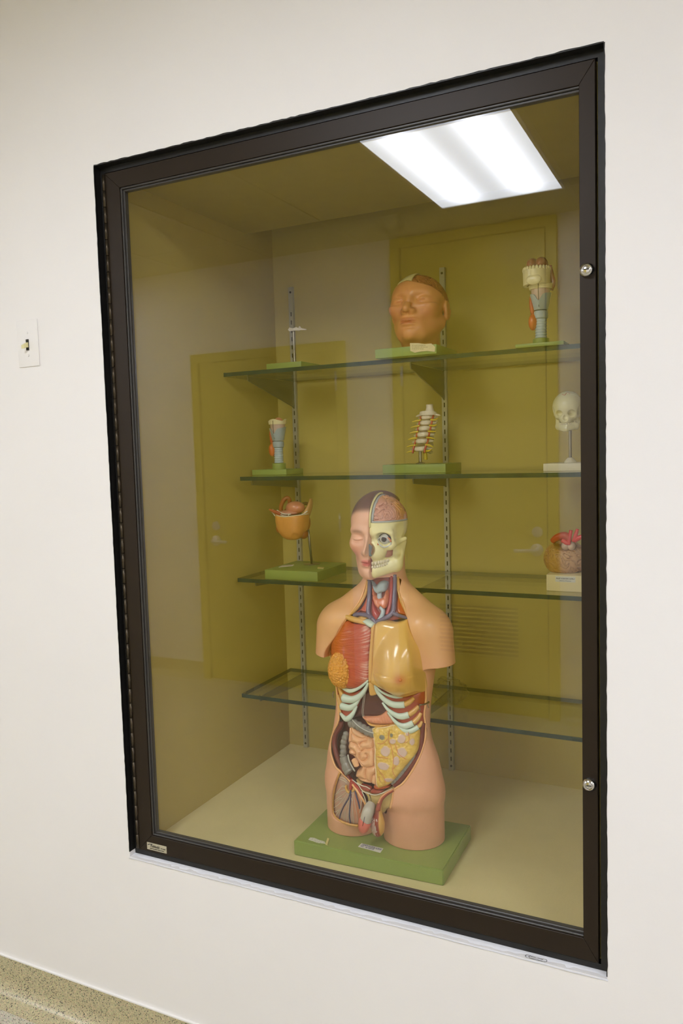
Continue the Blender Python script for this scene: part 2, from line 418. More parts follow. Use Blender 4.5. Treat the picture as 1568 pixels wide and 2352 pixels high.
# ------------------------------------------------------------------ corridor doors (seen mirrored in the glass)
M_MUST = mat('mustard_paint', (200, 180, 40), 0.4, spec=0.5)
M_NICKEL = mat('satin_nickel', (206, 206, 212), 0.4, 0.4)
M_DARK = mat('dark_gap', (40, 36, 28), 0.8)
def corridor_door(name, x0, x1, ztop, leaf_top, fw, handle_x, lever_dir, vent, label):
    y = WALL_Y
    bm = bmesh.new()
    add_box(bm, x0, x0+fw, y, y+0.035, 0, ztop); add_box(bm, x1-fw, x1, y, y+0.035, 0, ztop)
    add_box(bm, x0+fw, x1-fw, y, y+0.035, ztop-fw, ztop)
    if leaf_top < ztop-fw-0.05: add_box(bm, x0+fw, x1-fw, y, y+0.03, leaf_top+0.006, ztop-fw)
    d = struct(bm_obj(name, bm, M_MUST))
    box('door_gap', x0+fw, x1-fw, y, y+0.006, 0.0, leaf_top+0.004, M_DARK, d)
    bm = bmesh.new(); lx0, lx1 = x0+fw+0.009, x1-fw-0.009
    if not vent: add_box(bm, lx0, lx1, y+0.006, y+0.024, 0.012, leaf_top)
    else:
        vx0, vx1, vz0, vz1 = vent
        add_box(bm, lx0, vx0, y+0.006, y+0.024, 0.012, leaf_top); add_box(bm, vx1, lx1, y+0.006, y+0.024, 0.012, leaf_top)
        add_box(bm, vx0, vx1, y+0.006, y+0.024, 0.012, vz0); add_box(bm, vx0, vx1, y+0.006, y+0.024, vz1, leaf_top)
    leaf = bm_obj('door_leaf', bm, M_MUST, d)
    if vent:
        bm = bmesh.new(); n = 12
        for k in range(n):
            zc = vz0+(k+0.5)*(vz1-vz0)/n; hh = (vz1-vz0)/n
            vs = [bm.verts.new(p) for p in ((vx0, y+0.026, zc-hh*0.36), (vx1, y+0.026, zc-hh*0.36), (vx1, y+0.018, zc-hh*0.02), (vx0, y+0.018, zc-hh*0.02),
                                            (vx0, y+0.023, zc-hh*0.40), (vx1, y+0.023, zc-hh*0.40), (vx1, y+0.015, zc-hh*0.06), (vx0, y+0.015, zc-hh*0.06))]
            for q in ((0, 1, 2, 3), (7, 6, 5, 4), (0, 4, 5, 1), (2, 6, 7, 3), (0, 3, 7, 4), (1, 5, 6, 2)): bm.faces.new([vs[i] for i in q])
        bm_obj('louvre', bm, M_MUST, leaf)
    bm = bmesh.new(); yy = y+0.024
    add_lathe(bm, [(0.034, yy), (0.034, yy+0.008), (0.026, yy+0.012), (0.012, yy+0.014), (0.012, yy+0.05)], (handle_x, 0, 0.920), 24, 'y')
    add_tube(bm, spline([(handle_x, yy+0.05, 0.92), (handle_x+lever_dir*0.03, yy+0.054, 0.921), (handle_x+lever_dir*0.11, yy+0.05, 0.918)], 6), 0.010, 10)
    bm_obj('door_handle', bm, M_NICKEL, leaf, smooth=True)
    lathe('deadbolt', [(0.029, yy), (0.028, yy+0.01), (0.016, yy+0.014), (0.008, yy+0.015)], (handle_x+0.004, 0, 1.0155), M_NICKEL, leaf, 24, 'y')
    bm = bmesh.new(); hx = x1-fw if handle_x < (x0+x1)/2 else x0+fw
    for zc in (0.25, 1.05, 1.88): add_lathe(bm, [(0.008, zc-0.055), (0.008, zc+0.055)], (hx, yy+0.006, 0), 12)
    bm_obj('hinge', bm, M_NICKEL, leaf, smooth=True)
    return d
corridor_door('door_1', -1.765, -0.680, 2.108, 2.058, 0.055, -1.6275, 1, None, '')
corridor_door('door_2', -0.377, 0.531, 2.632, 2.575, 0.052, 0.417, -1, (-0.136, 0.313, 0.318, 0.600), '')

# ------------------------------------------------------------------ the display case
M_BRONZE = mat('bronze_anodised', (36, 24, 10), 0.45, 0.1, spec=0.35, mottle=0.05, mscale=25)
M_BLACK = mat('black_paint', (22, 20, 17), 0.45, mottle=0.25, mscale=80, bump=0.25, bscale=120)
M_GASKET = mat('grey_bead', (64, 61, 58), 0.38, 0.05)
M_CASE = mat('case_paint', (192, 173, 92), 0.6, spec=0.35, mottle=0.03, mscale=5)
M_CASEF = mat('case_floor_paint', (226, 212, 158), 0.55, mottle=0.035, mscale=9)
def glass_mat(name, tint, refl=1.0, rough=0.0):
    """thin clear sheet: transmits its tint and mirrors by angle (Schlick)"""
    m = bpy.data.materials.new(name); m.use_nodes = True; nt = m.node_tree
    for n in list(nt.nodes): nt.nodes.remove(n)
    out = nt.nodes.new('ShaderNodeOutputMaterial'); mx = nt.nodes.new('ShaderNodeMixShader')
    tr = nt.nodes.new('ShaderNodeBsdfTransparent'); gl = nt.nodes.new('ShaderNodeBsdfGlossy')
    tr.inputs[0].default_value = tuple(tint)+(1,); gl.inputs['Roughness'].default_value = rough; gl.inputs[0].default_value = (1, 1, 1, 1)
    g = nt.nodes.new('ShaderNodeNewGeometry'); dt = nt.nodes.new('ShaderNodeVectorMath'); dt.operation = 'DOT_PRODUCT'
    nt.links.new(g.outputs['Incoming'], dt.inputs[0]); nt.links.new(g.outputs['Normal'], dt.inputs[1])
    def mth(op, a, b=None):
        n = nt.nodes.new('ShaderNodeMath'); n.operation = op
        for i, v in enumerate((a, b)):
            if v is None: continue
            if isinstance(v, (int, float)): n.inputs[i].default_value = v
            else: nt.links.new(v, n.inputs[i])
        return n.outputs[0]
    c = mth('ABSOLUTE', dt.outputs['Value']); p = mth('POWER', mth('SUBTRACT', 1.0, c), 5.0)
    f = mth('MULTIPLY', mth('ADD', 0.043, mth('MULTIPLY', p, 0.957)), refl)
    nt.links.new(f, mx.inputs[0]); nt.links.new(tr.outputs[0], mx.inputs[1]); nt.links.new(gl.outputs[0], mx.inputs[2])
    nt.links.new(mx.outputs[0], out.inputs[0])
    return m
M_PANE = glass_mat('pane_glass', (0.985, 0.985, 0.960), 0.95)
M_SHELF = glass_mat('shelf_glass', (0.945, 0.965, 0.94))
M_SHELFEDGE = mat('shelf_glass_edge', (34, 58, 48), 0.12, mottle=0.25, mscale=18)

case = thing('display_case', (0.56, 0.02, OZ0), 'built-in display case with dark bronze framed glass door set in the cream wall', 'display case')
yb0 = 0.02
# lining of the opening (black reveal and jamb)
bm = bmesh.new(); J = 0.013
for (x0, x1, z0, z1) in ((OX0, OX0+J, OZ0+J, OZ1-J), (OX1-J, OX1, OZ0+J, OZ1-J), (OX0, OX1, OZ1-J, OZ1), (OX0, OX1, OZ0, OZ0+J)):
    add_box(bm, x0, x1, yb0, 0.05, z0, z1)
# black painted reveal with a ragged paint line
def ragged(a0, a1, n):
    return [(a0+(a1-a0)*i/n, random.uniform(-0.0005, 0.0007)) for i in range(n+1)]
def strip(pts_out, pts_in):
    A = [bm.verts.new(p) for p in pts_out]; B = [bm.verts.new(p) for p in pts_in]
    for i in range(len(A)-1): bm.faces.new((A[i], A[i+1], B[i+1], B[i]))
zz = ragged(OZ0+0.013, OZ1, 150)
strip([(OX0+0.0006, 0.0, z) for z, r in zz], [(OX0+0.0006, 0.022, z) for z, r in zz])
strip([(OX0-0.0012+min(r, 0.001), -0.0006, z) for z, r in zz], [(OX0+0.0006, -0.0006, z) for z, r in zz])
strip([(OX0+0.0006, -0.0006, z) for z, r in zz], [(OX0+0.0006, 0.002, z) for z, r in zz])
zz = ragged(OZ0+0.005, OZ1, 150)
strip([(OX1-0.0006, -0.0006, z) for z, r in zz], [(OX1-0.0006, 0.022, z) for z, r in zz])
strip([(OX1+0.0014+r, -0.0006, z) for z, r in zz], [(OX1-0.0006, -0.0006, z) for z, r in zz])
xx = ragged(OX0, OX1, 110)
strip([(x, -0.0006, OZ1-0.0006) for x, r in xx], [(x, 0.022, OZ1-0.0006) for x, r in xx])
strip([(x, -0.0006, OZ1+0.002+1.5*r) for x, r in xx], [(x, -0.0006, OZ1-0.0006) for x, r in xx])
bm_obj('jamb', bm, M_BLACK, case)
# plaster ledge left white under the frame
bm = bmesh.new()
xx = ragged(OX0-0.002, OX1+0.002, 90)
A = [bm.verts.new((x, -0.003+r*0.9, OZ0-0.001+random.uniform(-.001, .0006))) for x, r in xx]
B = [bm.verts.new((x, yb0, OZ0+0.0012)) for x, r in xx]
Cc = [bm.verts.new((x, -0.0005, OZ0-0.004+r)) for x, r in xx]
for i in range(len(xx)-1):
    bm.faces.new((A[i], A[i+1], B[i+1], B[i])); bm.faces.new((Cc[i], Cc[i+1], A[i+1], A[i]))
struct(bm_obj('trim_3', bm, mat('raw_white_plaster', (228, 228, 233), 0.7, bump=0.3, bscale=90, mottle=0.03, mscale=40), None, smooth=True))

# interior box (taller than the dropped ceiling panel, which stops short of the back wall)
ZT = 2.36
bm = bmesh.new(); add_box(bm, CX0-0.02, CX0, 0.036, CD+0.02, CZ0-0.02, ZT); bm_obj('side_panel', bm, M_CASE, case)
bm = bmesh.new(); add_box(bm, CX1, CX1+0.02, 0.036, CD+0.02, CZ0-0.02, ZT); bm_obj('side_panel', bm, M_CASE, case)
box('back_panel', CX0, CX1, CD, CD+0.02, CZ0-0.02, ZT, M_CASE, case)
box('bottom_panel', CX0, CX1, 0.036, CD, CZ0-0.02, CZ0, M_CASEF, case)
box('ceiling_panel', CX0, CX1, 0.036, 0.5856, CZT, CZT+0.018, M_CEIL, case)
box('top_panel', CX0, CX1, 0.052, CD, ZT-0.02, ZT, M_CASE, case)
# door leaf
LX0, LX1, LZ0, LZ1 = 0.014, 1.110, 0.5045, 2.1335
GX0, GX1, GZ0, GZ1 = 0.060, 1.0785, 0.5515, 2.0915
def mitre_frame(bm, o, i, yf, yk, mi=0, bev=0.0015):
    (x0, x1, z0, z1), (u0, u1, w0, w1) = o, i
    for q in (((x0, z0), (x1, z0), (u1, w0), (u0, w0)), ((x1, z0), (x1, z1), (u1, w1), (u1, w0)), ((x1, z1), (x0, z1), (u0, w1), (u1, w1)), ((x0, z1), (x0, z0), (u0, w0), (u0, w1))):
        A = [bm.verts.new((a, yf, b)) for a, b in q]; B = [bm.verts.new((a, yk, b)) for a, b in q]
        fs = [bm.faces.new(A), bm.faces.new(B[::-1])]+[bm.faces.new((A[k], B[k], B[(k+1) % 4], A[(k+1) % 4])) for k in range(4)]
        for f in fs: f.material_index = mi
        if bev:
            bmesh.ops.bevel(bm, geom=[e for e in {e for f in fs for e in f.edges} if all(abs(v.co.y-yf) < 1e-6 for v in e.verts)], offset=bev*0.5, segments=1, affect='EDGES')
bm = bmesh.new()
mitre_frame(bm, (LX0, LX1, LZ0, LZ1), (GX0-0.004, GX1+0.004, GZ0-0.004, GZ1+0.004), 0.014, 0.034)
door = bm_obj('door', bm, M_BRONZE, case)
bm = bmesh.new()
mitre_frame(bm, (GX0-0.004, GX1+0.006, GZ0-0.004, GZ1+0.004), (GX0, GX1+0.0050, GZ0, GZ1), 0.0165, 0.033, 0, 0.002)
mitre_frame(bm, (GX0, GX1+0.0050, GZ0, GZ1), (GX0+0.0045, GX1+0.0042, GZ0+0.0045, GZ1-0.0045), 0.021, 0.033, 0, 0.002)
bm_obj('glazing_bead', bm, M_GASKET, door)
box('glass_pane', GX0+0.001, GX1+0.0048, 0.0245, 0.0300, GZ0+0.001, GZ1-0.001, M_PANE, door)
# piano hinge down the left stile
bm = bmesh.new(); z = LZ0+0.002; hz = (LZ1-LZ0-0.004)/44
for k in range(44):
    add_lathe(bm, [(0.0042, z+0.0008), (0.0042, z+hz-0.0008)], (0.0116, 0.0135, 0), 10); z += hz
bm_obj('hinge', bm, mat('hinge_bronze', (74, 64, 50), 0.35, 0.7), door, smooth=True)
def lock(z):
    bm = bmesh.new(); x = 1.0955
    add_lathe(bm, [(0.0125, 0.0142), (0.0125, 0.009), (0.0105, 0.004), (0.0075, 0.0022), (0.0066, 0.0026), (0.0064, 0.0062), (0.0002, 0.0062)], (x, 0, z), 32, 'y', 0)
    add_lathe(bm, [(0.0058, 0.0062), (0.0058, 0.0036), (0.0046, 0.0030), (0.0002, 0.0030)], (x, 0, z), 24, 'y', 0)
    add_box(bm, x-0.0042, x+0.0042, 0.0026, 0.0034, z-0.0008, z+0.0010, 1)
    o = bm_obj('lock', bm, [mat('chrome', (206, 203, 196), 0.18, 1.0), M_DARK], door, sharp=40)
    o['label'] = 'round chrome key lock'
    return o
lock(1.7795); lock(0.8500)
# maker's plate
M_PLATE = mat('silver_plate', (196, 188, 164), 0.4, 0.25)
M_INK = mat('black_ink', (24, 22, 20), 0.6)
px0, px1, pz0, pz1 = 0.0405, 0.1005, 0.5105, 0.5285
pl = box('maker_plate', px0, px1, 0.0128, 0.0142, pz0, pz1, M_PLATE, door, 0.0004); pl['label'] = 'small silver maker plate with black script lettering'
bm = bmesh.new()
add_tube(bm, spline([(px0+0.0035, 0.0124, pz0+0.0125), (px0+0.010, 0.0124, pz0+0.0150), (px0+0.018, 0.0124, pz0+0.0158)], 6), [0.0009]*6+[0.0006]*7, 6)
me = text('lettering', 'Poblocki', 0.0098, (px0+0.0105, 0.01255, pz0+0.0078), (1, 0, 0), (0, 0, 1), M_INK, None, 'LEFT', 0.28, 0.0002, 0.0285).data
me2 = text('l2', 'MILWAUKEE, WISCONSIN', 0.0036, (px0+0.0095, 0.01255, pz0+0.0028), (1, 0, 0), (0, 0, 1), M_INK, None, 'LEFT', 0, 0.00008, 0.043).data
me3 = text('l3', '442 4200', 0.0036, (px0+0.0425, 0.01255, pz0+0.0082), (1, 0, 0), (0, 0, 1), M_INK, None, 'LEFT', 0, 0.00008, 0.0145).data
for q in (me, me2, me3): bm.from_mesh(q)
for o in [o for o in bpy.data.objects if o.data in (me, me2, me3)]: bpy.data.objects.remove(o)
bm_obj('lettering', bm, M_INK, door)

# ------------------------------------------------------------------ shelf standards, brackets, glass shelves
M_ZINC = mat('zinc_steel', (186, 184, 168), 0.4, 0.45)
def standard(x, z1, label):
    t = thing('shelf_standard', (x, CD, CZ0), label, 'shelf standard', 'slotted shelf standards')
    hw, d = 0.0075, 0.011; y1 = CD-0.0003
    bm = bmesh.new(); add_box(bm, x-hw, x-hw+0.0015, y1-d, y1, CZ0+0.001, z1); add_box(bm, x+hw-0.0015, x+hw, y1-d, y1, CZ0+0.001, z1)
    step, hgt, sw = 0.0254, 0.013, 0.0018
    z = CZ0+0.03; add_box(bm, x-hw+0.0015, x+hw-0.0015, y1-d, y1-d+0.0015, CZ0+0.001, z)
    while z+step < z1-0.05:
        for s in (-1, 1):
            a, b = sorted((s*(hw-0.0015), s*sw)); add_box(bm, x+a, x+b, y1-d, y1-d+0.0015, z, z+hgt)
        add_box(bm, x-hw+0.0015, x+hw-0.0015, y1-d, y1-d+0.0015, z+hgt, z+step); z += step
    add_box(bm, x-hw+0.0015, x+hw-0.0015, y1-d, y1-d+0.0015, z, z1)
    bm_obj('channel', bm, M_ZINC, t)
    for zz in (CZ0+0.015, z1-0.016): lathe('screw', [(0.0034, y1-d), (0.003, y1-d-0.0014), (0.0005, y1-d-0.0018)], (x, 0, zz), mat('screw_dark', (70, 66, 58), 0.4, 0.8), t, 12, 'y')
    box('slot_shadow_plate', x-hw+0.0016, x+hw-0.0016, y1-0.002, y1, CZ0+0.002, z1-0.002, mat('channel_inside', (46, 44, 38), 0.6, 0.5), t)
SX1, SX2 = 0.0990, 0.5905
standard(SX1, 1.985, 'slotted metal shelf standard on the back wall by the left corner')
standard(SX2, 1.983, 'slotted metal shelf standard on the back wall behind the head model')
SH_Y0, SH_Y1, TH = 0.4358, 0.722, 0.0110
SHELVES = [(1.7050, 0.0352, 'topmost'), (1.4103, 0.0769, 'second from top'), (1.1187, 0.0546, 'third from top'), (0.7786, 0.0531, 'lowest')]
def bracket(x, zt, tall, label):
    bm = bmesh.new(); y1 = CD-0.0115; yf = SH_Y0+0.028
    pr = [(y1, zt-0.0008), (yf, zt-0.0008), (yf-0.0022, zt+0.0050), (yf-0.0036, zt+0.0040), (yf-0.0040, zt-0.002), (yf-0.002, zt-0.014), (y1-0.012, zt-tall*0.92), (y1, zt-tall)]
    A = [bm.verts.new((x-0.0016, a, b)) for a, b in pr]; B = [bm.verts.new((x+0.0016, a, b)) for a, b in pr]; n = len(pr)
    bm.faces.new(A); bm.faces.new(B[::-1])
    for i in range(n): bm.faces.new((A[i], B[i], B[(i+1) % n], A[(i+1) % n]))
    for zc in (zt-0.010, zt-tall*0.75): add_box(bm, x-0.0016, x+0.0016, y1-0.001, y1+0.006, zc-0.005, zc+0.005)
    return tag(bm_obj('shelf_bracket', bm, mat('bracket_steel', (126, 124, 96), 0.42, 0.55), None), label, 'shelf bracket', 'shelf brackets')
for i, (z, x0, nm) in enumerate(SHELVES):
    bm = bmesh.new(); fs = add_box(bm, x0, 1.092, SH_Y0, SH_Y1, z-TH, z)
    for k, f in enumerate(fs): f.material_index = 0 if k < 2 else 1
    tag(bm_obj('glass_shelf', bm, [M_SHELF, M_SHELFEDGE]), ('topmost green-edged glass shelf, under the face model', 'green-edged glass shelf carrying the neck spine model', 'green-edged glass shelf carrying the brain model, behind the torso head', 'lowest green-edged glass shelf, with no models standing on it')[i], 'shelf', 'glass shelves')
    for x, side in ((SX1, 'left standard'), (SX2, 'right standard')):
        bracket(x, z-TH, 0.083 if i == 0 else 0.036, f'steel bracket on the {side} under the {nm} glass shelf')

# ------------------------------------------------------------------ wall switch and paper clip
M_PLATEW = M_WALL
sx = -0.2440
sw = thing('light_switch', (sx, 0, 1.760), 'small light switch with yellowed toggle, painted over, on the wall left of the case', 'light switch')
bm = bmesh.new()
add_box(bm, sx-0.035, sx+0.035, -0.0034, -0.0002, 1.7075, 1.822, 0, 0.0016)
cover = bm_obj('cover_plate', bm, M_WALL, sw, sharp=40)
box('slot', sx-0.0045, sx+0.0045, -0.0050, -0.0041, 1.7475, 1.7745, M_DARK, sw)
bm = bmesh.new()
vs = []
for yy, zz, hw, hh in ((-0.0042, 1.7610, 0.0036, 0.0065), (-0.013, 1.7585, 0.0038, 0.0048), (-0.020, 1.7545, 0.0042, 0.0044)):
    vs.append([bm.verts.new((sx+a*hw, yy, zz+b*hh)) for a, b in ((-1, -1), (1, -1), (1, 1), (-1, 1))])
for A, B in zip(vs, vs[1:]):
    for k in range(4): bm.faces.new((A[k], A[(k+1) % 4], B[(k+1) % 4], B[k]))
bm.faces.new(vs[-1]); bm.faces.new(vs[0])
o = bm_obj('toggle', bm, mat('yellowed_ivory', (226, 216, 160), 0.4), sw); o['label'] = 'yellowed toggle'
for zz in (1.7355, 1.7905): lathe('screw', [(0.0032, -0.0043), (0.0030, -0.0052), (0.0004, -0.0055)], (sx+0.001, 0, zz), M_WALL, sw, 14, 'y')
# paper clip on the ledge
bm = bmesh.new(); z = OZ0+0.0016; x = 0.978; y = 0.0060
def loop(a0, a1, cx, cy, r): return [(cx+r*math.cos(a0+(a1-a0)*k/8), cy+r*math.sin(a0+(a1-a0)*k/8), z) for k in range(9)]
pts = [(x+0.030, y+0.0012, z)]+loop(math.pi/2, 1.5*math.pi, x+0.006, y-0.0012, 0.0028)+loop(-math.pi/2, math.pi/2, x+0.034, y-0.0002, 0.0038)+loop(math.pi/2, 1.5*math.pi, x+0.001, y-0.0004, 0.0042)+[(x+0.030, y-0.0046, z)]
add_tube(bm, pts, 0.0006, 6)
tag(bm_obj('paper_clip', bm, mat('clip_steel', (190, 190, 192), 0.25, 1.0), None, smooth=True), 'bright steel paper clip lying on the white ledge under the case', 'paper clip')

# ------------------------------------------------------------------ the anatomical torso
SKIN_H = 0.0018
MX, HX, HY, HZ = 0.592, 0.594, 0.232, 1.275      # body midline; head origin at eye level
BZ = CZ0+0.0365                                    # top of the torso's base
_tz = [0.54, 0.60, 0.65, 0.70, 0.76, 0.82, 0.88, 0.94, 1.00, 1.05, 1.09, 1.12, 1.14, 1.17, 1.22]
_ta = [0.140, 0.145, 0.148, 0.147, 0.138, 0.121, 0.117, 0.121, 0.130, 0.134, 0.120, 0.082, 0.058, 0.045, 0.045]
_tf = [0.168, 0.160, 0.153, 0.150, 0.153, 0.162, 0.165, 0.161, 0.164, 0.170, 0.181, 0.194, 0.202, 0.206, 0.206]
_tc = [0.232, 0.225, 0.220, 0.217, 0.213, 0.210, 0.222, 0.236, 0.240, 0.240, 0.243, 0.247, 0.250, 0.252, 0.252]
_tb = [0.295, 0.292, 0.290, 0.288, 0.282, 0.275, 0.288, 0.303, 0.312, 0.312, 0.308, 0.305, 0.303, 0.300, 0.300]
_zz = np.linspace(_tz[0], _tz[-1], 300)
def _den(v):
    s = spline(np.c_[_tz, v, np.zeros(len(v))], 20); return np.interp(_zz, s[:, 0], s[:, 1])
TA, TF, TC, TB = _den(_ta), _den(_tf), _den(_tc), _den(_tb)
def tab(z): return tuple(np.interp(z, _zz, t) for t in (TA, TF, TC, TB))
def F(x, z):
    """undisturbed front surface of the torso, y of (x, z)"""
    a, f, c, b = tab(z); u = np.clip(np.abs(np.asarray(x)-MX)/a, 0, 0.985)
    return c-(c-f)*(1-u**2.3)**(1/2.3)
def surf(px, py, dy=0.0, base=None):
    base = base or F; Y = 0.16
    for _ in range(14):
        p = at(px, py, Y); Y = 0.5*Y+0.5*(float(base(p.x, p.z))+dy)
    p = at(px, py, Y); return (p.x, p.y, p.z)
V1, V2, V3, V4, V5 = (780, 1110, .1148), (710, 1310, .15944), (730, 1560, .17857), (740, 1760, .1148), (740, 1400, .1658)
def vp(v, pts): return [(v[0]+a*v[2], v[1]+b*v[2]) for a, b in pts]
def on(v, pts, dy=0.0, base=None):
    dys = dy if hasattr(dy, '__len__') else [dy]*len(pts)
    return [surf(a, b, d, base) for (a, b), d in zip(vp(v, pts), dys)]

def relief(name, P, m, parent, dy=0.0, puff=0.006, pr=0.008, thick=0.012, step=0.0022, extra=None, base=None, colfn=None, smooth_n=5):
    """plate with outline P (world points) following the front surface, domed towards its rim; watertight"""
    base = base or F
    L = spline(np.array([(p[0], p[2]) for p in P]), smooth_n, True)
    seg = np.linalg.norm(np.roll(L, -1, 0)-L, axis=1); s = np.r_[0, np.cumsum(seg)]; n = max(12, int(s[-1]/step))
    t = np.linspace(0, s[-1], n, endpoint=False); Lc = np.r_[L, L[:1]]
    O = np.c_[np.interp(t, s, Lc[:, 0]), np.interp(t, s, Lc[:, 1])]
    lo, hi = O.min(0), O.max(0)
    gx, gz = np.meshgrid(np.arange(lo[0], hi[0], step), np.arange(lo[1], hi[1], step*0.87))
    gx = gx+(np.arange(gx.shape[0]) % 2)[:, None]*step*0.5
    d = poly_dist(gx, gz, O); k = d < -step*0.55
    G = np.c_[gx[k], gz[k]]
    pts = np.r_[O, G]
    v, e, f, _, _, _ = geometry.delaunay_2d_cdt([Vector(p) for p in pts], [(i, (i+1) % n) for i in range(n)], [], 1, 1e-7)
    V = np.array([(q.x, q.y) for q in v]); D = np.maximum(-poly_dist(V[:, 0], V[:, 1], O), 0)
    tt = np.clip(D/pr, 0, 1); bas = base(V[:, 0], V[:, 1])+dy
    y = bas-puff*np.sqrt(np.maximum(1-(1-tt)**2, 0))
    if extra is not None: y = y-extra(V[:, 0], V[:, 1], D)
    nv = len(V)
    A = np.c_[V[:, 0], y, V[:, 1]]; B = np.c_[V[:, 0], np.maximum(bas, y)+thick, V[:, 1]]
    faces = [tuple(q) for q in f]
    cnt = {}
    for q in faces:
        for a, b in zip(q, q[1:]+q[:1]): cnt[(a, b)] = 1
    bd = [(a, b) for (a, b) in cnt if (b, a) not in cnt]
    allf = faces+[tuple(i+nv for i in q[::-1]) for q in faces]+[(b, a, a+nv, b+nv) for a, b in bd]
    me = bpy.data.meshes.new(name); me.from_pydata(np.r_[A, B].tolist(), [], allf)
    bmx = bmesh.new(); bmx.from_mesh(me); bmesh.ops.recalc_face_normals(bmx, faces=bmx.faces); bmx.to_mesh(me); bmx.free()
    if colfn is not None:
        c = colfn(V[:, 0], V[:, 1], D); paint(me, np.r_[c, c])
    o = link(name, me, m, parent, True); me.set_sharp_from_angle(angle=math.radians(70)); return o

def P_(name, rgb, **k):
    k.setdefault('rough', 0.32); k.setdefault('coat', 0.25); k.setdefault('mottle', 0.05); k.setdefault('mscale', 45); return mat(name, rgb, **k)
M_SKIN = mat('painted_skin', (255, 255, 255), 0.42, coat=0.22, attr='paint', mottle=0.02, mscale=30)
M_PAINT = mat('painted_plastic', (255, 255, 255), 0.33, coat=0.3, attr='paint', mottle=0.03, mscale=50)
M_GREEN = mat('green_base', (144, 162, 80), 0.42, mottle=0.03, mscale=20)
M_STICK = mat('white_sticker', (222, 222, 212), 0.5)
M_BONE = P_('bone_cream', (228, 216, 152)); M_TAN = P_('tan_bone', (222, 172, 92)); M_FAT = P_('fat_ochre', (214, 160, 82), mottle=0.12, mscale=160)
M_CART = P_('pale_cartilage', (208, 222, 206), mottle=0.03); M_MUSC = P_('muscle_red', (158, 62, 40), mottle=0.12, mscale=90)
M_WALLM = P_('cut_muscle_maroon', (112, 34, 26), rough=0.3, mottle=0.15, mscale=120)
M_LIVER = P_('liver_brown', (84, 30, 22), rough=0.35); M_STOM = P_('stomach_pink', (222, 146, 108))
M_GUT = P_('gut_peach', (232, 176, 128)); M_GREY = P_('colon_grey', (138, 132, 124)); M_WHITE = P_('white_nerve', (226, 218, 200), mottle=0.0)
M_VEIN = P_('vein_violet', (112, 98, 122)); M_BLUE = P_('vein_blue', (72, 66, 104)); M_ART = P_('artery_red', (176, 58, 46))
M_LARYNX = P_('larynx_bluegrey', (166, 180, 186)); M_THY = P_('thyroid_orange', (216, 124, 84)); M_ORNG = P_('muscle_orange', (196, 92, 28))
M_PINK = P_('glans_pink', (226, 118, 104)); M_SHAFT = P_('shaft_grey', (190, 182, 168)); M_SCLERA = P_('sclera', (196, 196, 194), rough=0.15, coat=0.8)
M_IRIS = P_('iris_brown', (40, 22, 18), rough=0.2, coat=0.3); M_SKULL = mat('skull_ivory', (240, 230, 172), 0.3, coat=0.3, mottle=0.05, mscale=35)
M_TOOTH = P_('tooth', (236, 226, 200), rough=0.2); M_BRAIN = P_('brain_rose', (206, 150, 128)); M_CAVE = P_('nasal_grey', (112, 120, 124)); M_RED = P_('mouth_maroon', (126, 52, 46))
M_HOOK = mat('hook_metal', (150, 140, 120), 0.3, 0.9)

bust = thing('anatomy_torso', (0.584, 0.231, CZ0), 'large anatomical torso model with half-skull face and open belly on the case floor', 'anatomical model')
# base board (turned very slightly)
pr = [(0.4000, 0.1135), (0.7690, 0.1240), (0.7640, 0.3480), (0.3950, 0.3375)]
poly_prism('base', pr, 'z', CZ0+0.0004, BZ, M_GREEN, bust, 0.0022)

# -- outlines of the openings
cav_px = ([(842, 1330), (837, 1350), (826, 1378), (808, 1404), (798, 1417), (785, 1437), (771, 1462), (760, 1484), (757, 1500), (761, 1512), (767, 1535), (771, 1565), (774, 1595), (777, 1630), (777, 1656),
            (767, 1678), (760, 1700), (759, 1722), (763, 1742), (771, 1762), (783, 1773), (800, 1790), (812, 1806), (826, 1826), (838, 1846), (838, 1866), (840, 1880), (874, 1880), (879, 1866), (885, 1862), (896, 1856), (901, 1835), (905, 1814), (924, 1800), (944, 1774), (960, 1745), (971, 1716),
            (977, 1690), (976, 1660), (974, 1640), (978, 1600), (975, 1562), (967, 1520), (955, 1480), (946, 1449), (937, 1420), (926, 1388), (918, 1358), (914, 1326)])
CAV = np.array([(p[0], p[2]) for p in (surf(a, b) for a, b in cav_px)])
win = on(V4, [(345, 105), (400, 165), (520, 290), (640, 450), (720, 620), (770, 790), (790, 960), (770, 1180), (720, 1215), (560, 1185), (400, 1130), (250, 1030), (200, 880), (205, 600), (260, 330)])
WIN = np.array([(p[0], p[2]) for p in win])
CAVs, WINs = spline(CAV, 4, True), spline(WIN, 4, True)

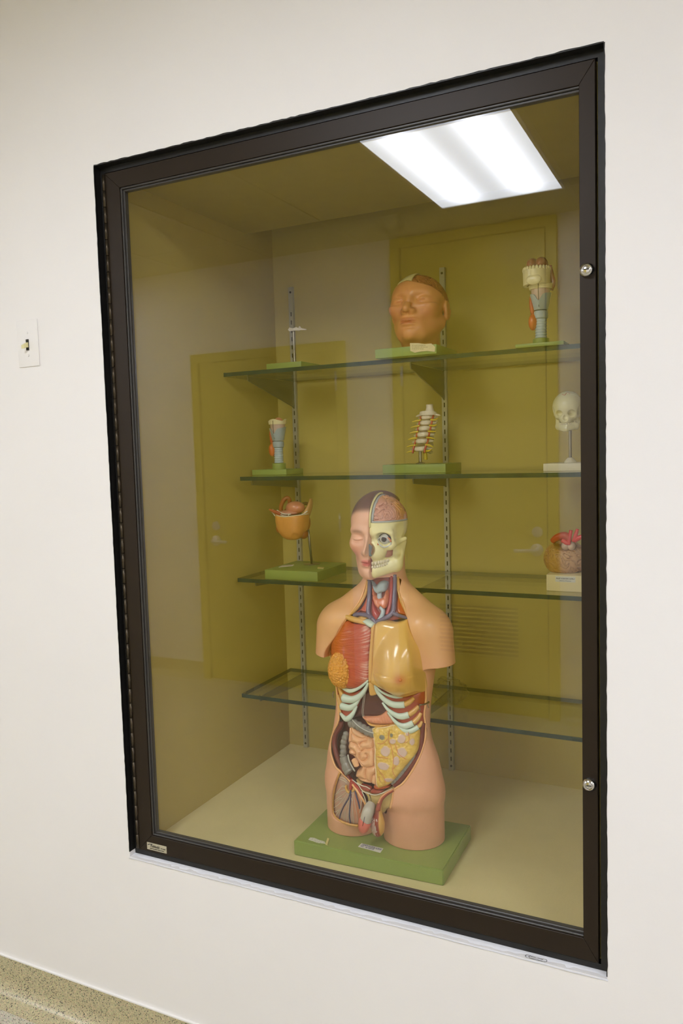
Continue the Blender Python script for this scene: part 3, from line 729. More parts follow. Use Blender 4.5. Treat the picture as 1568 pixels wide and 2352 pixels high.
def head_sdf(x, y, z):
    ax = np.abs(x); z = np.where(z < -0.045, -0.045+(z+0.045)*0.88, z)
    d = ell(x, y, z, (0, 0.004, 0.035), (0.069, 0.074, 0.072))
    d = smin(d, ell(x, y, z, (0, -0.018, -0.018), (0.055, 0.050, 0.066)), 0.022)
    d = smin(d, ell(x, y, z, (0, -0.040, -0.072), (0.026, 0.027, 0.018)), 0.022)
    d = smin(d, cap(ax, y, z, (0.022, -0.04, -0.07), (0.050, 0.004, -0.045), 0.012, 0.014), 0.02)      # jaw line
    d = smin(d, ell(ax, y, z, (0.040, -0.040, -0.014), (0.017, 0.018, 0.015)), 0.02)                    # cheek bone
    d = smin(d, cap(ax, y, z, (0.010, -0.066, 0.017), (0.045, -0.050, 0.019), 0.0065), 0.012)           # brow
    d = smax(d, -ell(ax, y, z, (0.031, -0.077, 0.001), (0.020, 0.0185, 0.0130)), 0.010)                  # eye socket
    d = smin(d, ell(ax, y, z, (0.031, -0.0515, -0.001), (0.0165, 0.0125, 0.0100)), 0.003)                # closed lid
    lidz = -0.0045-14*(ax-0.031)**2*(-1.0)
    lid = np.sqrt((np.maximum(np.abs(ax-0.031)-0.0135, 0))**2+(z-lidz)**2)-0.0011
    d = smax(d, -np.maximum(lid, np.abs(y+0.064)-0.0045), 0.0015)
    d = smin(d, cap(x, y, z, (0, -0.062, 0.010), (0, -0.086, -0.027), 0.0055, 0.0085), 0.010)            # nose bridge to tip
    d = smin(d, ell(ax, y, z, (0.0095, -0.074, -0.030), (0.0075, 0.0095, 0.0065)), 0.006)
    d = smax(d, -ell(ax, y, z, (0.0065, -0.081, -0.0365), (0.0032, 0.006, 0.003)), 0.002)
    d = smin(d, ell(x, y, z, (0, -0.057, -0.047), (0.024, 0.014, 0.018)), 0.014)                         # muzzle
    d = smin(d, ell(x, y, z, (0, -0.0690, -0.0490), (0.0205, 0.0085, 0.0042)), 0.003)                    # lips
    d = smin(d, ell(x, y, z, (0, -0.0680, -0.0580), (0.0170, 0.0090, 0.0054)), 0.003)
    d = smax(d, -ell(x, y, z, (0, -0.0785, -0.0532), (0.022, 0.0085, 0.0013)), 0.0015)
    d = smax(d, -ell(x, y, z, (0, -0.072, -0.0655), (0.013, 0.006, 0.003)), 0.006)
    d = smin(d, ell(x, y, z, (0, -0.062, -0.074), (0.013, 0.009, 0.010)), 0.012)
    e = ell(ax, y, z, (0.066, 0.013, -0.010), (0.0075, 0.0165, 0.0275))                                     # ear
    e = smax(e, -ell(ax, y, z, (0.0735, 0.010, -0.008), (0.0045, 0.0095, 0.018)), 0.003)
    return smin(d, e, 0.005)

def body_sdf(X, Y, Z):
    a, f, c, b = tab(Z)
    a = a-0.009*(1-sstep(0.635, 0.715, Z))
    u = np.abs(X-MX)/a; hf = np.where(Y < c, c-f, b-c); v = np.abs(Y-c)/hf
    core = ((u**2.3+v**2.3)**(1/2.3)-1)*np.minimum(a, hf)
    core = smax(core, Z-1.085, 0.03); core = smax(core, 0.655-Z, 0.02)
    d = core
    ax = np.abs(X-MX)
    cutz = (0.9800+0.10*(ax-0.11))-Z                                    # the cut end of the upper arm
    arm = smax(cap(ax, Y, Z, (0.121, 0.236, 1.050), (0.141, 0.233, 0.94), 0.0495, 0.0385), cutz, 0.0015)
    d = smin(d, arm, 0.016)
    d = smin(d, cap(ax, Y, Z, (0.020, 0.258, 1.150), (0.108, 0.246, 1.072), 0.034, 0.042), 0.03)
    d = smin(d, cap(ax, Y, Z, (0.015, 0.225, 1.095), (0.100, 0.215, 1.075), 0.020, 0.030), 0.03)
    neck = np.sqrt(((X-MX)/0.046)**2+((Y-0.254)/0.048)**2)-1; neck = np.maximum(neck*0.046, np.maximum(1.05-Z, Z-1.25))
    d = smin(d, neck, 0.025)
    for s, xb, yb_, ab, bb, xt in ((-1, 0.4975, 0.236, 0.0625, 0.056, 0.515), (1, 0.6560, 0.243, 0.0735, 0.067, 0.664)):
        t = np.clip((Z-0.55)/0.15, 0, 1); cx = xb+(xt-xb)*t; cyy = yb_+(0.222-yb_)*t
        aa = ab+(0.0725-ab)*t; b2 = bb+(0.068-bb)*t
        lg = (np.sqrt(((X-cx)/aa)**2+((Y-cyy)/b2)**2)-1)*np.minimum(aa, b2)
        lg = smax(lg, Z-0.72, 0.05); legs = lg if s < 0 else np.minimum(legs, lg)
    d = smin(d, legs, 0.013)
    return np.maximum(d, BZ-Z)
def skin_sdf(X, Y, Z):
    d = body_sdf(X, Y, Z)
    hx, hy, hz = X-HX, Y-HY, Z-HZ
    hd = head_sdf(hx, hy, hz)
    hd = np.maximum(hd, hx-0.0008-0.030*sstep(0.0, 0.05, hy)*sstep(0.050, 0.085, hz))                     # only the viewer's left half keeps its skin
    back = np.maximum(cap(X, Y, Z, (MX, 0.268, 1.16), (HX+0.004, 0.272, 1.285), 0.043, 0.035), hz-0.02)
    back = np.maximum(back, 0.246-Y)
    d = smin(d, np.minimum(hd, back), 0.008)
    # clear the neck front on the skull side and under the jaw
    # openings
    xs = X[:, 0, 0]; zs = Z[0, 0, :]
    g = np.meshgrid(xs, zs, indexing='ij')
    cav = poly_dist(g[0], g[1], CAVs)[:, None, :]; wn = poly_dist(g[0], g[1], WINs)[:, None, :]
    Fz = F(g[0], g[1])[:, None, :]
    dep = (0.030-0.010*sstep(1.08, 1.12, Z))
    d = smax(d, -np.maximum(cav, Y-(Fz+dep)), 0.002)
    d = smax(d, -np.maximum(wn, Y-(Fz+0.013)), 0.0015)
    return d
Vv, Ff = surfnet(skin_sdf, (0.40, 0.115, BZ-0.004), (0.80, 0.335, 1.395), SKIN_H)
fc = Vv[Ff].mean(1)
inc = (poly_dist(fc[:, 0], fc[:, 2], CAVs) < 0.0009) & (fc[:, 1] > F(fc[:, 0], fc[:, 2])+0.0025) & (fc[:, 1] < F(fc[:, 0], fc[:, 2])+0.036) & (fc[:, 2] < 1.185)
skin = np.tile(np.array([(232, 172, 138)], float), (len(Vv), 1))
hx, hy, hz = Vv[:, 0]-HX, Vv[:, 1]-HY, Vv[:, 2]-HZ
nz = noise(Vv[:, 0]*18, Vv[:, 1]*18, Vv[:, 2]*18)
skin = mixc(skin, (232, 178, 124), sstep(0.95, 1.05, Vv[:, 2])*(1-sstep(1.14, 1.19, Vv[:, 2]))*(0.6+0.4*nz))
hd_ = sstep(1.16, 1.20, Vv[:, 2])
skin = mixc(skin, (236, 182, 152), hd_)
skin = mixc(skin, (214, 134, 108), hd_*0.6*np.exp(-(((np.abs(hx)-0.038)/0.02)**2+((hz+0.032)/0.022)**2)))
lip = np.exp(-((hx/0.0175)**4+((hz+0.0535)/0.0072)**4))*(hy < -0.05)*hd_
skin = mixc(skin, (204, 98, 86), np.minimum(lip*1.1, 1))
brow = np.exp(-(((np.abs(hx)-0.030)/0.017)**4+((hz-0.0155-0.10*(0.03-np.abs(np.abs(hx)-0.03)))/0.0042)**2))*(hy < -0.03)*hd_
skin = mixc(skin, (150, 104, 78), brow*0.55)
hair = sstep(-0.006, 0.014, hz-(0.066-0.48*(hy+0.07))+0.006*(nz-0.5))*hd_*(hx < 0.03)
skin = mixc(skin, (92, 58, 42), hair*0.9)
np_mesh('skin', Vv, Ff[~inc], M_SKIN, bust, col=skin)
np_mesh('cut_muscle_wall', Vv, Ff[inc], M_WALLM, bust)
# fat rim along the cut edge of the skin
def rim(name, px, rad, m, dy):
    return tube(name, [surf(a, b, dy) for a, b in px], rad, m, bust, 8, 1.0, 5)
M_RIM = P_('cut_skin_rim', (238, 180, 122), mottle=0.06)
rim('cut_rim', cav_px[:26], 0.0026, M_RIM, 0.0010); rim('cut_rim', cav_px[30:], 0.0026, M_RIM, 0.0010)
tube('fat_edge', on(V2, [(846, 150), (836, 240), (818, 310), (790, 380), (740, 470), (690, 540), (620, 610), (560, 640)], 0.004), 0.0042, M_FAT, bust, 8)
tube('fat_edge', on(V2, [(1268, 90), (1278, 250), (1308, 400), (1345, 500), (1395, 610), (1432, 690)], 0.005), [0.0044, 0.004, 0.0034, 0.003, 0.0026, 0.002], M_FAT, bust, 8)
tube('fat_edge', on(V4, [(352, 118), (268, 330), (214, 600), (208, 860), (255, 1010), (400, 1112), (560, 1168), (715, 1192)], 0.003), 0.0030, M_FAT, bust, 8)
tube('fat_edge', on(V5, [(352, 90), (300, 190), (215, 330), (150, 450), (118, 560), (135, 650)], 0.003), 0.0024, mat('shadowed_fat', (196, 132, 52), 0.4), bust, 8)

# -- neck
def neckF(x, z): return F(x, z)
relief('neck_muscle', on(V2, [(880, 130), (960, 120), (1240, 60), (1290, 100), (1300, 400), (1400, 650), (1250, 720), (950, 760), (700, 700), (600, 640), (740, 560), (810, 400), (850, 200)]), M_MUSC, bust, 0.013, 0.002, 0.01, 0.006)
relief('neck_muscle', on(V2, [(840, 300), (832, 460), (816, 610), (720, 600), (650, 625), (735, 550), (795, 430)]), P_('muscle_coral', (196, 84, 52)), bust, 0.009, 0.005, 0.006, 0.006)
relief('neck_muscle', on(V2, [(1256, 170), (1272, 250), (1306, 400), (1362, 560), (1405, 655), (1330, 650), (1246, 610), (1250, 380)]), M_ORNG, bust, 0.010, 0.004, 0.006, 0.006)
relief('neck_muscle', on(V2, [(898, 160), (925, 300), (905, 420), (945, 560), (990, 640), (955, 730), (900, 670), (884, 560), (884, 300)]), M_ART, bust, 0.008, 0.006, 0.006, 0.006)
tube('jugular_vein', on(V2, [(872, 130), (868, 300), (858, 450), (848, 590), (872, 660), (925, 715), (958, 755)], 0.005), 0.0050, M_VEIN, bust)
tube('jugular_vein', on(V2, [(1226, 60), (1226, 250), (1220, 450), (1206, 590), (1130, 670), (1020, 720), (955, 757)], 0.005), 0.0052, M_VEIN, bust)
tube('subclavian_vein', on(V2, [(640, 655), (700, 632), (790, 640), (850, 655), (900, 690)], 0.003), 0.0047, M_VEIN, bust)
tube('subclavian_vein', on(V2, [(1200, 615), (1265, 640), (1340, 668), (1418, 690)], 0.003), [0.0048, 0.0045, 0.0038, 0.003], M_VEIN, bust)
tube('carotid_artery', on(V2, [(1178, 80), (1180, 300), (1162, 480), (1118, 640)], 0.006), 0.0042, M_ART, bust)
tube('trachea', on(V2, [(1012, 300), (1012, 420), (1030, 520), (1062, 580), (1048, 650), (1000, 730)], 0.006), [.0055]*3+[.005]*3, P_('trachea_pale', (184, 196, 202), bump=0.2), bust)
relief('larynx', on(V2, [(888, 152), (925, 195), (962, 228), (1000, 175), (1050, 155), (1108, 172), (1112, 215), (1088, 300), (1045, 318), (985, 338), (938, 302), (912, 230)]), M_LARYNX, bust, 0.001, 0.008, 0.009, 0.01)
relief('thyroid_gland', on(V2, [(900, 265), (928, 295), (945, 365), (985, 402), (1030, 404), (1075, 370), (1092, 310), (1118, 295), (1134, 400), (1122, 480), (1088, 550), (1042, 535), (1022, 515), (1000, 548), (950, 512), (916, 430)]), M_THY, bust, 0.003, 0.007, 0.006, 0.01,
       extra=lambda x, z, D: 0.0016*gyri(x, 0*x+.3, z, 0.012))
# -- chest
def fibre(x, z):
    k = np.clip((z-0.995)/0.06, -0.5, 1.4)             # fibres fan out from the arm towards the breastbone
    s = z+0.45*k*(MX-x)*0.9
    return noise((MX-x)*55, s*760, 0*x), noise((MX-x)*40+9, s*420, 0*x+4)
def striate(x, z, D):
    n1, n2 = fibre(x, z); return (0.0013*n1+0.0012*n2)*sstep(0, .01, D)
def peccol(x, z, D):
    n1, n2 = fibre(x, z)
    c = mixc(np.tile((204.0, 96, 28), (len(x), 1)), (190, 74, 52), sstep(MX-0.080, MX-0.052, x))
    c = mixc(c, (206, 104, 76), 0.5*n2)
    edge = sstep(MX-0.034, MX-0.006, x+0.010*(n1-0.5))*sstep(0.35, 0.75, n1)
    return mixc(c, (232, 206, 190), edge*0.75)
relief('pectoral_muscle', on(V5, [(325, 160), (420, 200), (560, 212), (640, 250), (668, 330), (660, 420), (646, 520), (640, 640), (636, 760), (640, 880), (632, 970), (560, 1040), (470, 1090), (370, 1100), (270, 1070), (190, 940), (150, 760), (120, 640), (112, 560), (130, 440), (185, 350), (250, 260)]), M_PAINT, bust, 0.004, 0.010, 0.022, 0.012, 0.0014, striate, colfn=peccol)
tube('clavicle', on(V5, [(338, 78), (352, 105), (420, 132), (500, 152), (590, 175), (650, 195)], 0.002), [0.005, 0.0062, 0.0068, 0.0068, 0.0065, 0.004], M_TAN, bust)
relief('clavicle_cartilage', on(V5, [(552, 152), (620, 138), (690, 165), (728, 195), (700, 250), (655, 245), (600, 205)]), M_CART, bust, 0.0, 0.008, 0.008, 0.01)
relief('first_rib', on(V5, [(470, 118), (530, 98), (590, 115), (595, 140), (530, 150), (475, 138)]), M_TAN, bust, 0.004, 0.006, 0.005, 0.008)
relief('sternum', on(V5, [(670, 250), (700, 205), (732, 195), (724, 300), (712, 500), (700, 800), (690, 985), (640, 1000), (634, 900), (642, 640), (656, 480), (668, 330)]), M_TAN, bust, 0.002, 0.006, 0.004, 0.012)
relief('xiphoid_process', on(V3, [(656, 30), (715, 55), (735, 120), (752, 185), (735, 207), (672, 206), (652, 90)]), M_TAN, bust, 0.001, 0.006, 0.004, 0.012)
nip = surf(919, 1552); ncx, ncz = nip[0]+0.016, nip[2]+0.004
def breast(x, z, D):
    up = z > ncz+0.004
    r = np.clip(np.sqrt(((x-ncx+0.006)/0.070)**2+((z-ncz-0.004)/np.where(up, 0.108, 0.055))**2), 0, 1)
    b = np.where(up, (1-r**2)**1.35, (1-r**2)**0.95)
    return 0.043*b*sstep(0, 0.012, D)
NP = (ncx, float(F(ncx, ncz))-0.0515, ncz)
def platecol(x, z, D):
    c = np.tile((232.0, 184, 98), (len(x), 1))
    return mixc(c, (206, 112, 46), np.exp(-(((x-NP[0])**2+(z-NP[2])**2)/0.0115**2))*0.85)
plate = relief('breast_plate', on(V5, [(738, 205), (790, 168), (880, 162), (1000, 182), (1100, 160), (1182, 138), (1220, 215), (1292, 380), (1362, 540), (1412, 720), (1432, 900), (1444, 1105), (1330, 1155), (1200, 1198), (1080, 1216), (960, 1172), (830, 1102), (720, 1042), (668, 1002), (692, 800), (706, 500), (722, 300)]), mat('plate_gloss', (255, 255, 255), 0.28, coat=0.8, attr='paint'), bust, 0.0, 0.009, 0.012, 0.012, 0.002, breast, colfn=platecol)
bm = bmesh.new(); add_lathe(bm, [(0.0062, NP[1]+0.009), (0.0052, NP[1]+0.003), (0.0036, NP[1]+0.0002), (0.0015, NP[1]-0.0008)], (NP[0], 0, NP[2]), 20, 'y')
bm_obj('nipple', bm, P_('nipple', (216, 122, 54)), plate, smooth=True)
gc = surf(786, 1538, 0.004)
GN = np.array(surf(766, 1549, -0.020))
_g = RNG.normal(size=(1500, 3)); _g /= np.linalg.norm(_g, axis=1)[:, None]; _g *= (0.0325, 0.034, 0.043); _g += gc
_pts = []
for p in _g:                                           # evenly spread lobule centres on the dome
    if p[1] < gc[1]+0.016 and all(np.linalg.norm(p-q) > 0.0038 for q in _pts): _pts.append(p)
def gland(X, Y, Z):
    x, y, z = X-gc[0], Y-gc[1], Z-gc[2]
    d = (np.sqrt((x/0.0325)**2+(y/0.034)**2+(z/0.043)**2)-1)*0.0325
    f1 = np.full(X.shape, 1.0)
    for p in _pts:
        u = p-GN; n_ = np.linalg.norm(u); u = u/max(n_, 1e-6)
        vx, vy, vz = X-p[0], Y-p[1], Z-p[2]; s = vx*u[0]+vy*u[1]+vz*u[2]
        f1 = np.minimum(f1, vx*vx+vy*vy+vz*vz-0.72*s*s)
    lob = np.sqrt(np.clip(1-f1/0.0029**2, 0, 1))
    return np.maximum(d-0.0036*lob+0.0012, y-0.016)
V_, F_ = surfnet(gland, (gc[0]-0.042, gc[1]-0.045, gc[2]-0.053), (gc[0]+0.042, gc[1]+0.02, gc[2]+0.053), 0.0013)
np_mesh('mammary_gland', V_, F_, P_('gland_orange', (228, 158, 66), coat=0.5), bust)
gn = surf(765, 1549, -0.022); 
bm = bmesh.new(); bmesh.ops.create_icosphere(bm, subdivisions=3, radius=0.0095, matrix=Matrix.Translation(gn) @ Matrix.Diagonal((0.9, 0.8, 1, 1)))
bm_obj('nipple', bm, P_('gland_nipple', (232, 150, 60)), bust, smooth=True)
# -- rib cage below
relief('intercostal_muscle', on(V3, [(740, 60), (900, 190), (1100, 235), (1250, 190), (1392, 125), (1388, 300), (1376, 450), (1345, 610), (1280, 650), (1170, 670), (1080, 620), (960, 500), (860, 340), (790, 215)]), P_('muscle_rust', (176, 74, 46)), bust, 0.009, 0.005, 0.012, 0.010)
relief('intercostal_muscle', on(V3, [(645, 30), (560, 120), (430, 180), (330, 140), (240, 90), (235, 180), (248, 300), (275, 420), (292, 500), (335, 545), (400, 512), (470, 415), (535, 260), (612, 130)]), P_('muscle_rust', (176, 74, 46)), bust, 0.009, 0.005, 0.012, 0.010)
ribs = [([(724, 70), (800, 150), (900, 205), (1000, 228), (1090, 226)], [10, 12, 14, 16, 12]), ([(712, 80), (780, 185), (870, 275), (980, 328), (1112, 328)], [14, 20, 28, 33, 35]), ([(828, 300), (900, 392), (1000, 462), (1080, 478), (1165, 458)], [10, 18, 28, 33, 34]),
        ([(895, 425), (980, 532), (1060, 592), (1140, 598), (1222, 565)], [9, 17, 26, 31, 32]), ([(938, 490), (1040, 605), (1120, 664), (1200, 664), (1285, 615)], [7, 14, 22, 26, 27]),
        ([(645, 15), (560, 90), (480, 135), (400, 150), (325, 115)], [10, 14, 18, 22, 18]), ([(648, 45), (595, 150), (520, 228), (430, 262), (330, 240)], [12, 22, 32, 38, 46]), ([(545, 235), (480, 325), (400, 368), (308, 345)], [10, 22, 34, 40]), ([(500, 345), (440, 455), (365, 512), (290, 440)], [10, 24, 30, 14])]
for p, r in ribs: tube('rib_cartilage', on(V3, p, 0.0008), [q*1.28*V3[2]/1010 for q in r], M_CART, bust, 14, 0.85)
for p, r in (([(1108, 328), (1170, 296), (1235, 240)], [31, 30, 22]), ([(1165, 458), (1232, 412), (1295, 345)], [31, 30, 22]), ([(1222, 562), (1282, 502), (1325, 435)], [29, 27, 20]), ([(1283, 612), (1312, 590), (1335, 540)], [24, 22, 15]),
             ([(325, 235), (298, 170), (268, 95)], [38, 30, 22]), ([(305, 340), (272, 270), (258, 200)], [34, 24, 18]), ([(290, 430), (272, 370), (262, 310)], [13, 12, 10])):
    tube('rib', on(V3, p, 0.0018), [q*1.15*V3[2]/1010 for q in r], M_TAN, bust, 12, 0.85)
# -- belly organs
relief('liver', on(V3, [(650, 100), (755, 185), (842, 315), (905, 425), (800, 475), (720, 494), (560, 494), (430, 520), (390, 525), (460, 440), (528, 290), (600, 170)]), M_LIVER, bust, 0.013, 0.008, 0.02, 0.01)
for dx in (0, 16): tube('liver_ligament', on(V3, [(594+dx, 175), (577+dx, 300), (566+dx, 420), (576+dx, 486)], 0.0045), 0.0005, M_WHITE, bust, 6)
relief('stomach', on(V3, [(552, 496), (700, 492), (790, 472), (872, 410), (925, 470), (968, 575), (860, 594), (760, 594), (660, 578), (595, 545)]), M_STOM, bust, 0.010, 0.009, 0.012, 0.01, extra=lambda x, z, D: 0.0006*np.sin(x*900+z*300))
relief('lesser_band', on(V3, [(566, 512), (650, 582), (760, 600), (900, 592), (985, 570), (968, 600), (850, 625), (720, 630), (640, 606)]), M_TAN, bust, 0.009, 0.005, 0.004, 0.01)
def lumpy(name, v, pts, r, lump, m, dy, amp=0.16, sm=14, flat=0.8):
    P = spline(on(v, pts, dy), sm); n = len(P)
    s = np.r_[0, np.cumsum(np.linalg.norm(np.diff(P, axis=0), axis=1))]
    rr = np.interp(np.linspace(0, 1, n), np.linspace(0, 1, len(r)), np.array(r)*v[2]/1010)
    rr = rr*(1-amp+2*amp*np.abs(np.sin(math.pi*s/lump))**0.6)
    e = np.minimum(np.arange(n), np.arange(n)[::-1])/4.0; rr = rr*np.sqrt(np.clip(e, 0.05, 1))
    bm = bmesh.new(); add_tube(bm, P, rr, 16, 0, flat); return bm_obj(name, bm, m, bust, smooth=True)
lumpy('transverse_colon', V3, [(395, 560), (470, 575), (560, 622), (640, 668), (742, 705)], [52, 54, 54, 56, 58], 0.0118, M_GREY, 0.008)
tube('colon_band', on(V3, [(440, 520), (490, 575), (560, 630), (640, 672), (735, 700)], -0.0015), 0.0014, P_('band_pale', (186, 184, 176)), bust, 8)
lumpy('ascending_colon', V3, [(372, 670), (338, 780), (325, 860), (328, 930), (318, 1010)], [36, 40, 40, 42, 44], 0.0112, M_GREY, 0.010)
lumpy('caecum', V3, [(325, 985), (345, 1060), (385, 1160), (415, 1205)], [52, 60, 76, 70], 0.017, M_GREY, 0.007, 0.08)
tube('colon_band', on(V3, [(384, 970), (398, 1040), (430, 1110), (474, 1185)], -0.004), 0.0018, P_('band_pale', (186, 184, 176)), bust, 8)
lumpy('descending_colon', V3, [(1250, 955), (1180, 1075), (1100, 1175), (1030, 1265), (935, 1335)], [34, 38, 40, 44, 50], 0.0095, M_GREY, 0.009)
lumpy('splenic_flexure', V3, [(1010, 690), (1050, 680), (1090, 690)], [40, 42, 30], 0.012, M_GREY, 0.006, 0.05)
GR = [[(425, 690), (412, 760), (420, 812), (480, 840), (520, 900), (545, 938), (590, 908), (640, 905), (692, 895)], [(402, 612), (425, 690), (480, 742), (560, 772), (605, 762), (618, 800), (562, 812), (526, 842), (536, 880)],
      [(545, 938), (525, 985), (530, 1040), (562, 1060), (602, 1040), (626, 1010), (616, 972)], [(378, 925), (422, 910), (470, 958), (462, 992)], [(450, 985), (530, 1080), (572, 1130), (612, 1146), (680, 1136), (714, 1108), (726, 1000), (700, 930), (692, 895)],
      [(612, 1146), (600, 1220), (606, 1290), (560, 1292), (490, 1284)], [(722, 1232), (696, 1242), (680, 1290), (662, 1372)], [(694, 790), (702, 860), (692, 895)], [(500, 1185), (540, 1152), (572, 1130)], [(606, 1290), (640, 1320), (662, 1340)], [(372, 850), (400, 820), (420, 812)], [(640, 770), (694, 790), (738, 780)]]
GRW = [[(p[0], p[2]) for p in spline(on(V3, g), 5)] for g in GR]
def folds(x, z, D):
    d = np.minimum(line_dist(x, z, GRW), D+0.0015); t = np.clip(d/0.0125, 0, 1)
    return 0.0090*(1-(1-t)**2)**0.62-0.0090+0.0005*noise(x*90, z*90, 0*x)
relief('small_intestine', on(V3, [(400, 600), (500, 680), (620, 752), (728, 775), (738, 900), (742, 1100), (757, 1372), (680, 1366), (560, 1338), (468, 1272), (478, 1195), (530, 1140), (440, 1010), (380, 965), (368, 830), (378, 690)]), M_GUT, bust, 0.011, 0.013, 0.013, 0.012, 0.0012, folds)
lumpy('ileum_end', V3, [(452, 1020), (482, 1075), (500, 1130)], [36, 42, 34], 0.05, M_GUT, 0.001, 0.02)
om_p = [(875, 920, 62, 66), (1092, 930, 58, 64), (850, 1112, 78, 52), (1012, 1045, 40, 62), (1080, 762, 50, 56), (968, 792, 40, 36), (1215, 800, 28, 44), (915, 1292, 56, 30), (1150, 700, 24, 24)]
om_g = [(832, 742, 40, 34), (952, 716, 20, 28)]
def blob(x, z, lst):
    out = np.zeros(len(x))
    for a, b, ra, rb in lst:
        q = surf(*vp(V3, [(a, b)])[0], -0.004); k = V3[2]/1010
        w_ = 0.25*(noise(x*160, z*160, 0*x+a)-0.5)
        out = np.maximum(out, 1-sstep(0.8, 1.05, np.sqrt(((x-q[0])/(ra*k*1.1))**2+((z-q[2])/(rb*k))**2)+w_))
    return out
def omcol(x, z, D):
    n1 = noise(x*120, z*120, 0*x+3); n2 = noise(x*420, z*420, 0*x+9)
    c = mixc(np.tile((236.0, 202, 104), (len(x), 1)), (214, 168, 66), n1*0.8+n2*0.5-0.2)
    c = mixc(c, (214, 184, 170), blob(x, z, om_p)); return mixc(c, (126, 120, 104), blob(x, z, om_g))
def omex(x, z, D):
    return (0.0018*(noise(x*330, z*330, 0*x)-0.5)+0.0022*(noise(x*110, z*110, 0*x+5)-0.5))*(1-blob(x, z, om_p))+0.0014*blob(x, z, om_p)
relief('omentum', on(V3, [(710, 633), (850, 622), (990, 588), (1090, 660), (1200, 690), (1302, 660), (1300, 800), (1275, 930), (1180, 1055), (1080, 1175), (985, 1290), (905, 1360), (830, 1388), (760, 1378), (745, 1100), (733, 850)]), M_PAINT, bust, 0.002, 0.010, 0.02, 0.014, 0.0014, omex, colfn=omcol)
tube('omentum_edge', on(V3, [(706, 632), (728, 770), (740, 900), (734, 1040), (748, 1200), (760, 1376)], 0.0005), 0.0019, P_('edge_cream', (240, 214, 170)), bust, 8)
tube('omentum_edge', on(V3, [(706, 632), (850, 622), (990, 588)], -0.0005), 0.0014, P_('edge_cream', (240, 214, 170)), bust, 8)
for pts in ([(920, 640), (905, 780), (950, 900), (970, 1050), (960, 1180), (1000, 1260)], [(760, 820), (830, 830), (890, 770)], [(750, 990), (830, 1010), (900, 1020)], [(990, 830), (1030, 950), (1100, 1010), (1140, 1030)], [(1160, 680), (1170, 780), (1110, 820)], [(770, 1160), (850, 1270), (870, 1340)], [(955, 1160), (1010, 1110)], [(780, 1250), (800, 1330)]):
    tube('omental_vessel', on(V3, pts, -0.0095), 0.0006, P_('vessel_orange', (222, 132, 78)), bust, 6)
for pts, r in (([(300, 545), (292, 610), (232, 710), (214, 820), (236, 950), (290, 1085), (352, 1205), (425, 1300)], 0.0060), ([(1358, 560), (1342, 700), (1330, 860), (1285, 990), (1200, 1125), (1095, 1262), (985, 1375)], 0.0056)):
    tube('abdominal_wall', on(V3, pts, 0.0065), r, M_WALLM, bust, 10, 1.3)
# -- pelvis
relief('pubic_bone', on(V4, [(640, 300), (720, 370), (800, 470), (900, 530), (990, 572), (1150, 558), (1300, 482), (1425, 425), (1428, 520), (1405, 700), (1375, 825), (1225, 905), (1200, 960), (1000, 960), (900, 800), (870, 650), (810, 560), (730, 470)]), P_('bone_tan', (206, 178, 112)), bust, 0.010, 0.006, 0.010, 0.012)
relief('pelvic_muscle', on(V4, [(735, 395), (850, 420), (945, 470), (922, 524), (830, 502), (760, 452)]), M_MUSC, bust, 0.0045, 0.004, 0.006, 0.012)
relief('pelvic_muscle', on(V4, [(972, 488), (1080, 500), (1195, 520), (1120, 562), (1010, 562), (942, 540)]), M_MUSC, bust, 0.0045, 0.004, 0.006, 0.012)
relief('bladder', on(V4, [(1000, 425), (1150, 402), (1340, 425), (1210, 486), (1060, 490)]), M_ORNG, bust, 0.008, 0.006, 0.008, 0.012)
tube('peritoneum_edge', on(V4, [(600, 270), (720, 372), (800, 490), (920, 545), (1060, 576), (1200, 535), (1390, 450)], 0.001), 0.0011, M_WHITE, bust, 8)
tube('peritoneum_edge', on(V4, [(690, 330), (800, 390), (880, 410), (960, 460)], 0.002), 0.0011, M_WHITE, bust, 8)
tube('iliac_artery', on(V4, [(575, 255), (640, 350), (730, 455), (800, 600)], 0.004), 0.0034, M_ART, bust)
tube('spermatic_edge', on(V4, [(555, 290), (700, 450), (770, 600), (775, 760), (750, 930)], 0.002), 0.0010, M_WHITE, bust, 8)
tube('spermatic_edge', on(V4, [(790, 500), (850, 640), (880, 770)], 0.002), 0.0011, M_WHITE, bust, 8)
tube('spermatic_cord', on(V4, [(1425, 480), (1300, 545), (1190, 640), (1140, 760), (1110, 880)], [-0.001, -0.002, -0.006, -0.010, -0.014]), [0.003, 0.0038, 0.0046, 0.005, 0.0056], M_MUSC, bust)
tube('spermatic_cord', on(V4, [(1428, 455), (1290, 530), (1180, 620), (1120, 740)], [-0.003, -0.004, -0.009, -0.014]), [0.0016, 0.002, 0.0022, 0.002], P_('cord_peach', (222, 150, 104)), bust)
def pts3(v, pts, ys):
    return [tuple(at(*vp(v, [p])[0], y)) for p, y in zip(pts, ys)]
tube('penis_shaft', pts3(V4, [(985, 740), (950, 820), (918, 900), (890, 990), (868, 1095)], [0.150, 0.142, 0.135, 0.131, 0.130]), [0.0095, 0.0122, 0.0134, 0.0134, 0.0132], M_SHAFT, bust, 20)
tube('glans', pts3(V4, [(870, 1085), (852, 1120), (832, 1200), (815, 1280), (808, 1325)], [0.130, 0.1295, 0.1295, 0.131, 0.133]), [0.0146, 0.0150, 0.0136, 0.0102, 0.0035], M_PINK, bust, 20)
tube('median_line', pts3(V4, [(940, 560), (975, 680), (965, 760)], [0.150, 0.149, 0.142]), 0.0008, M_IRIS, bust, 6)
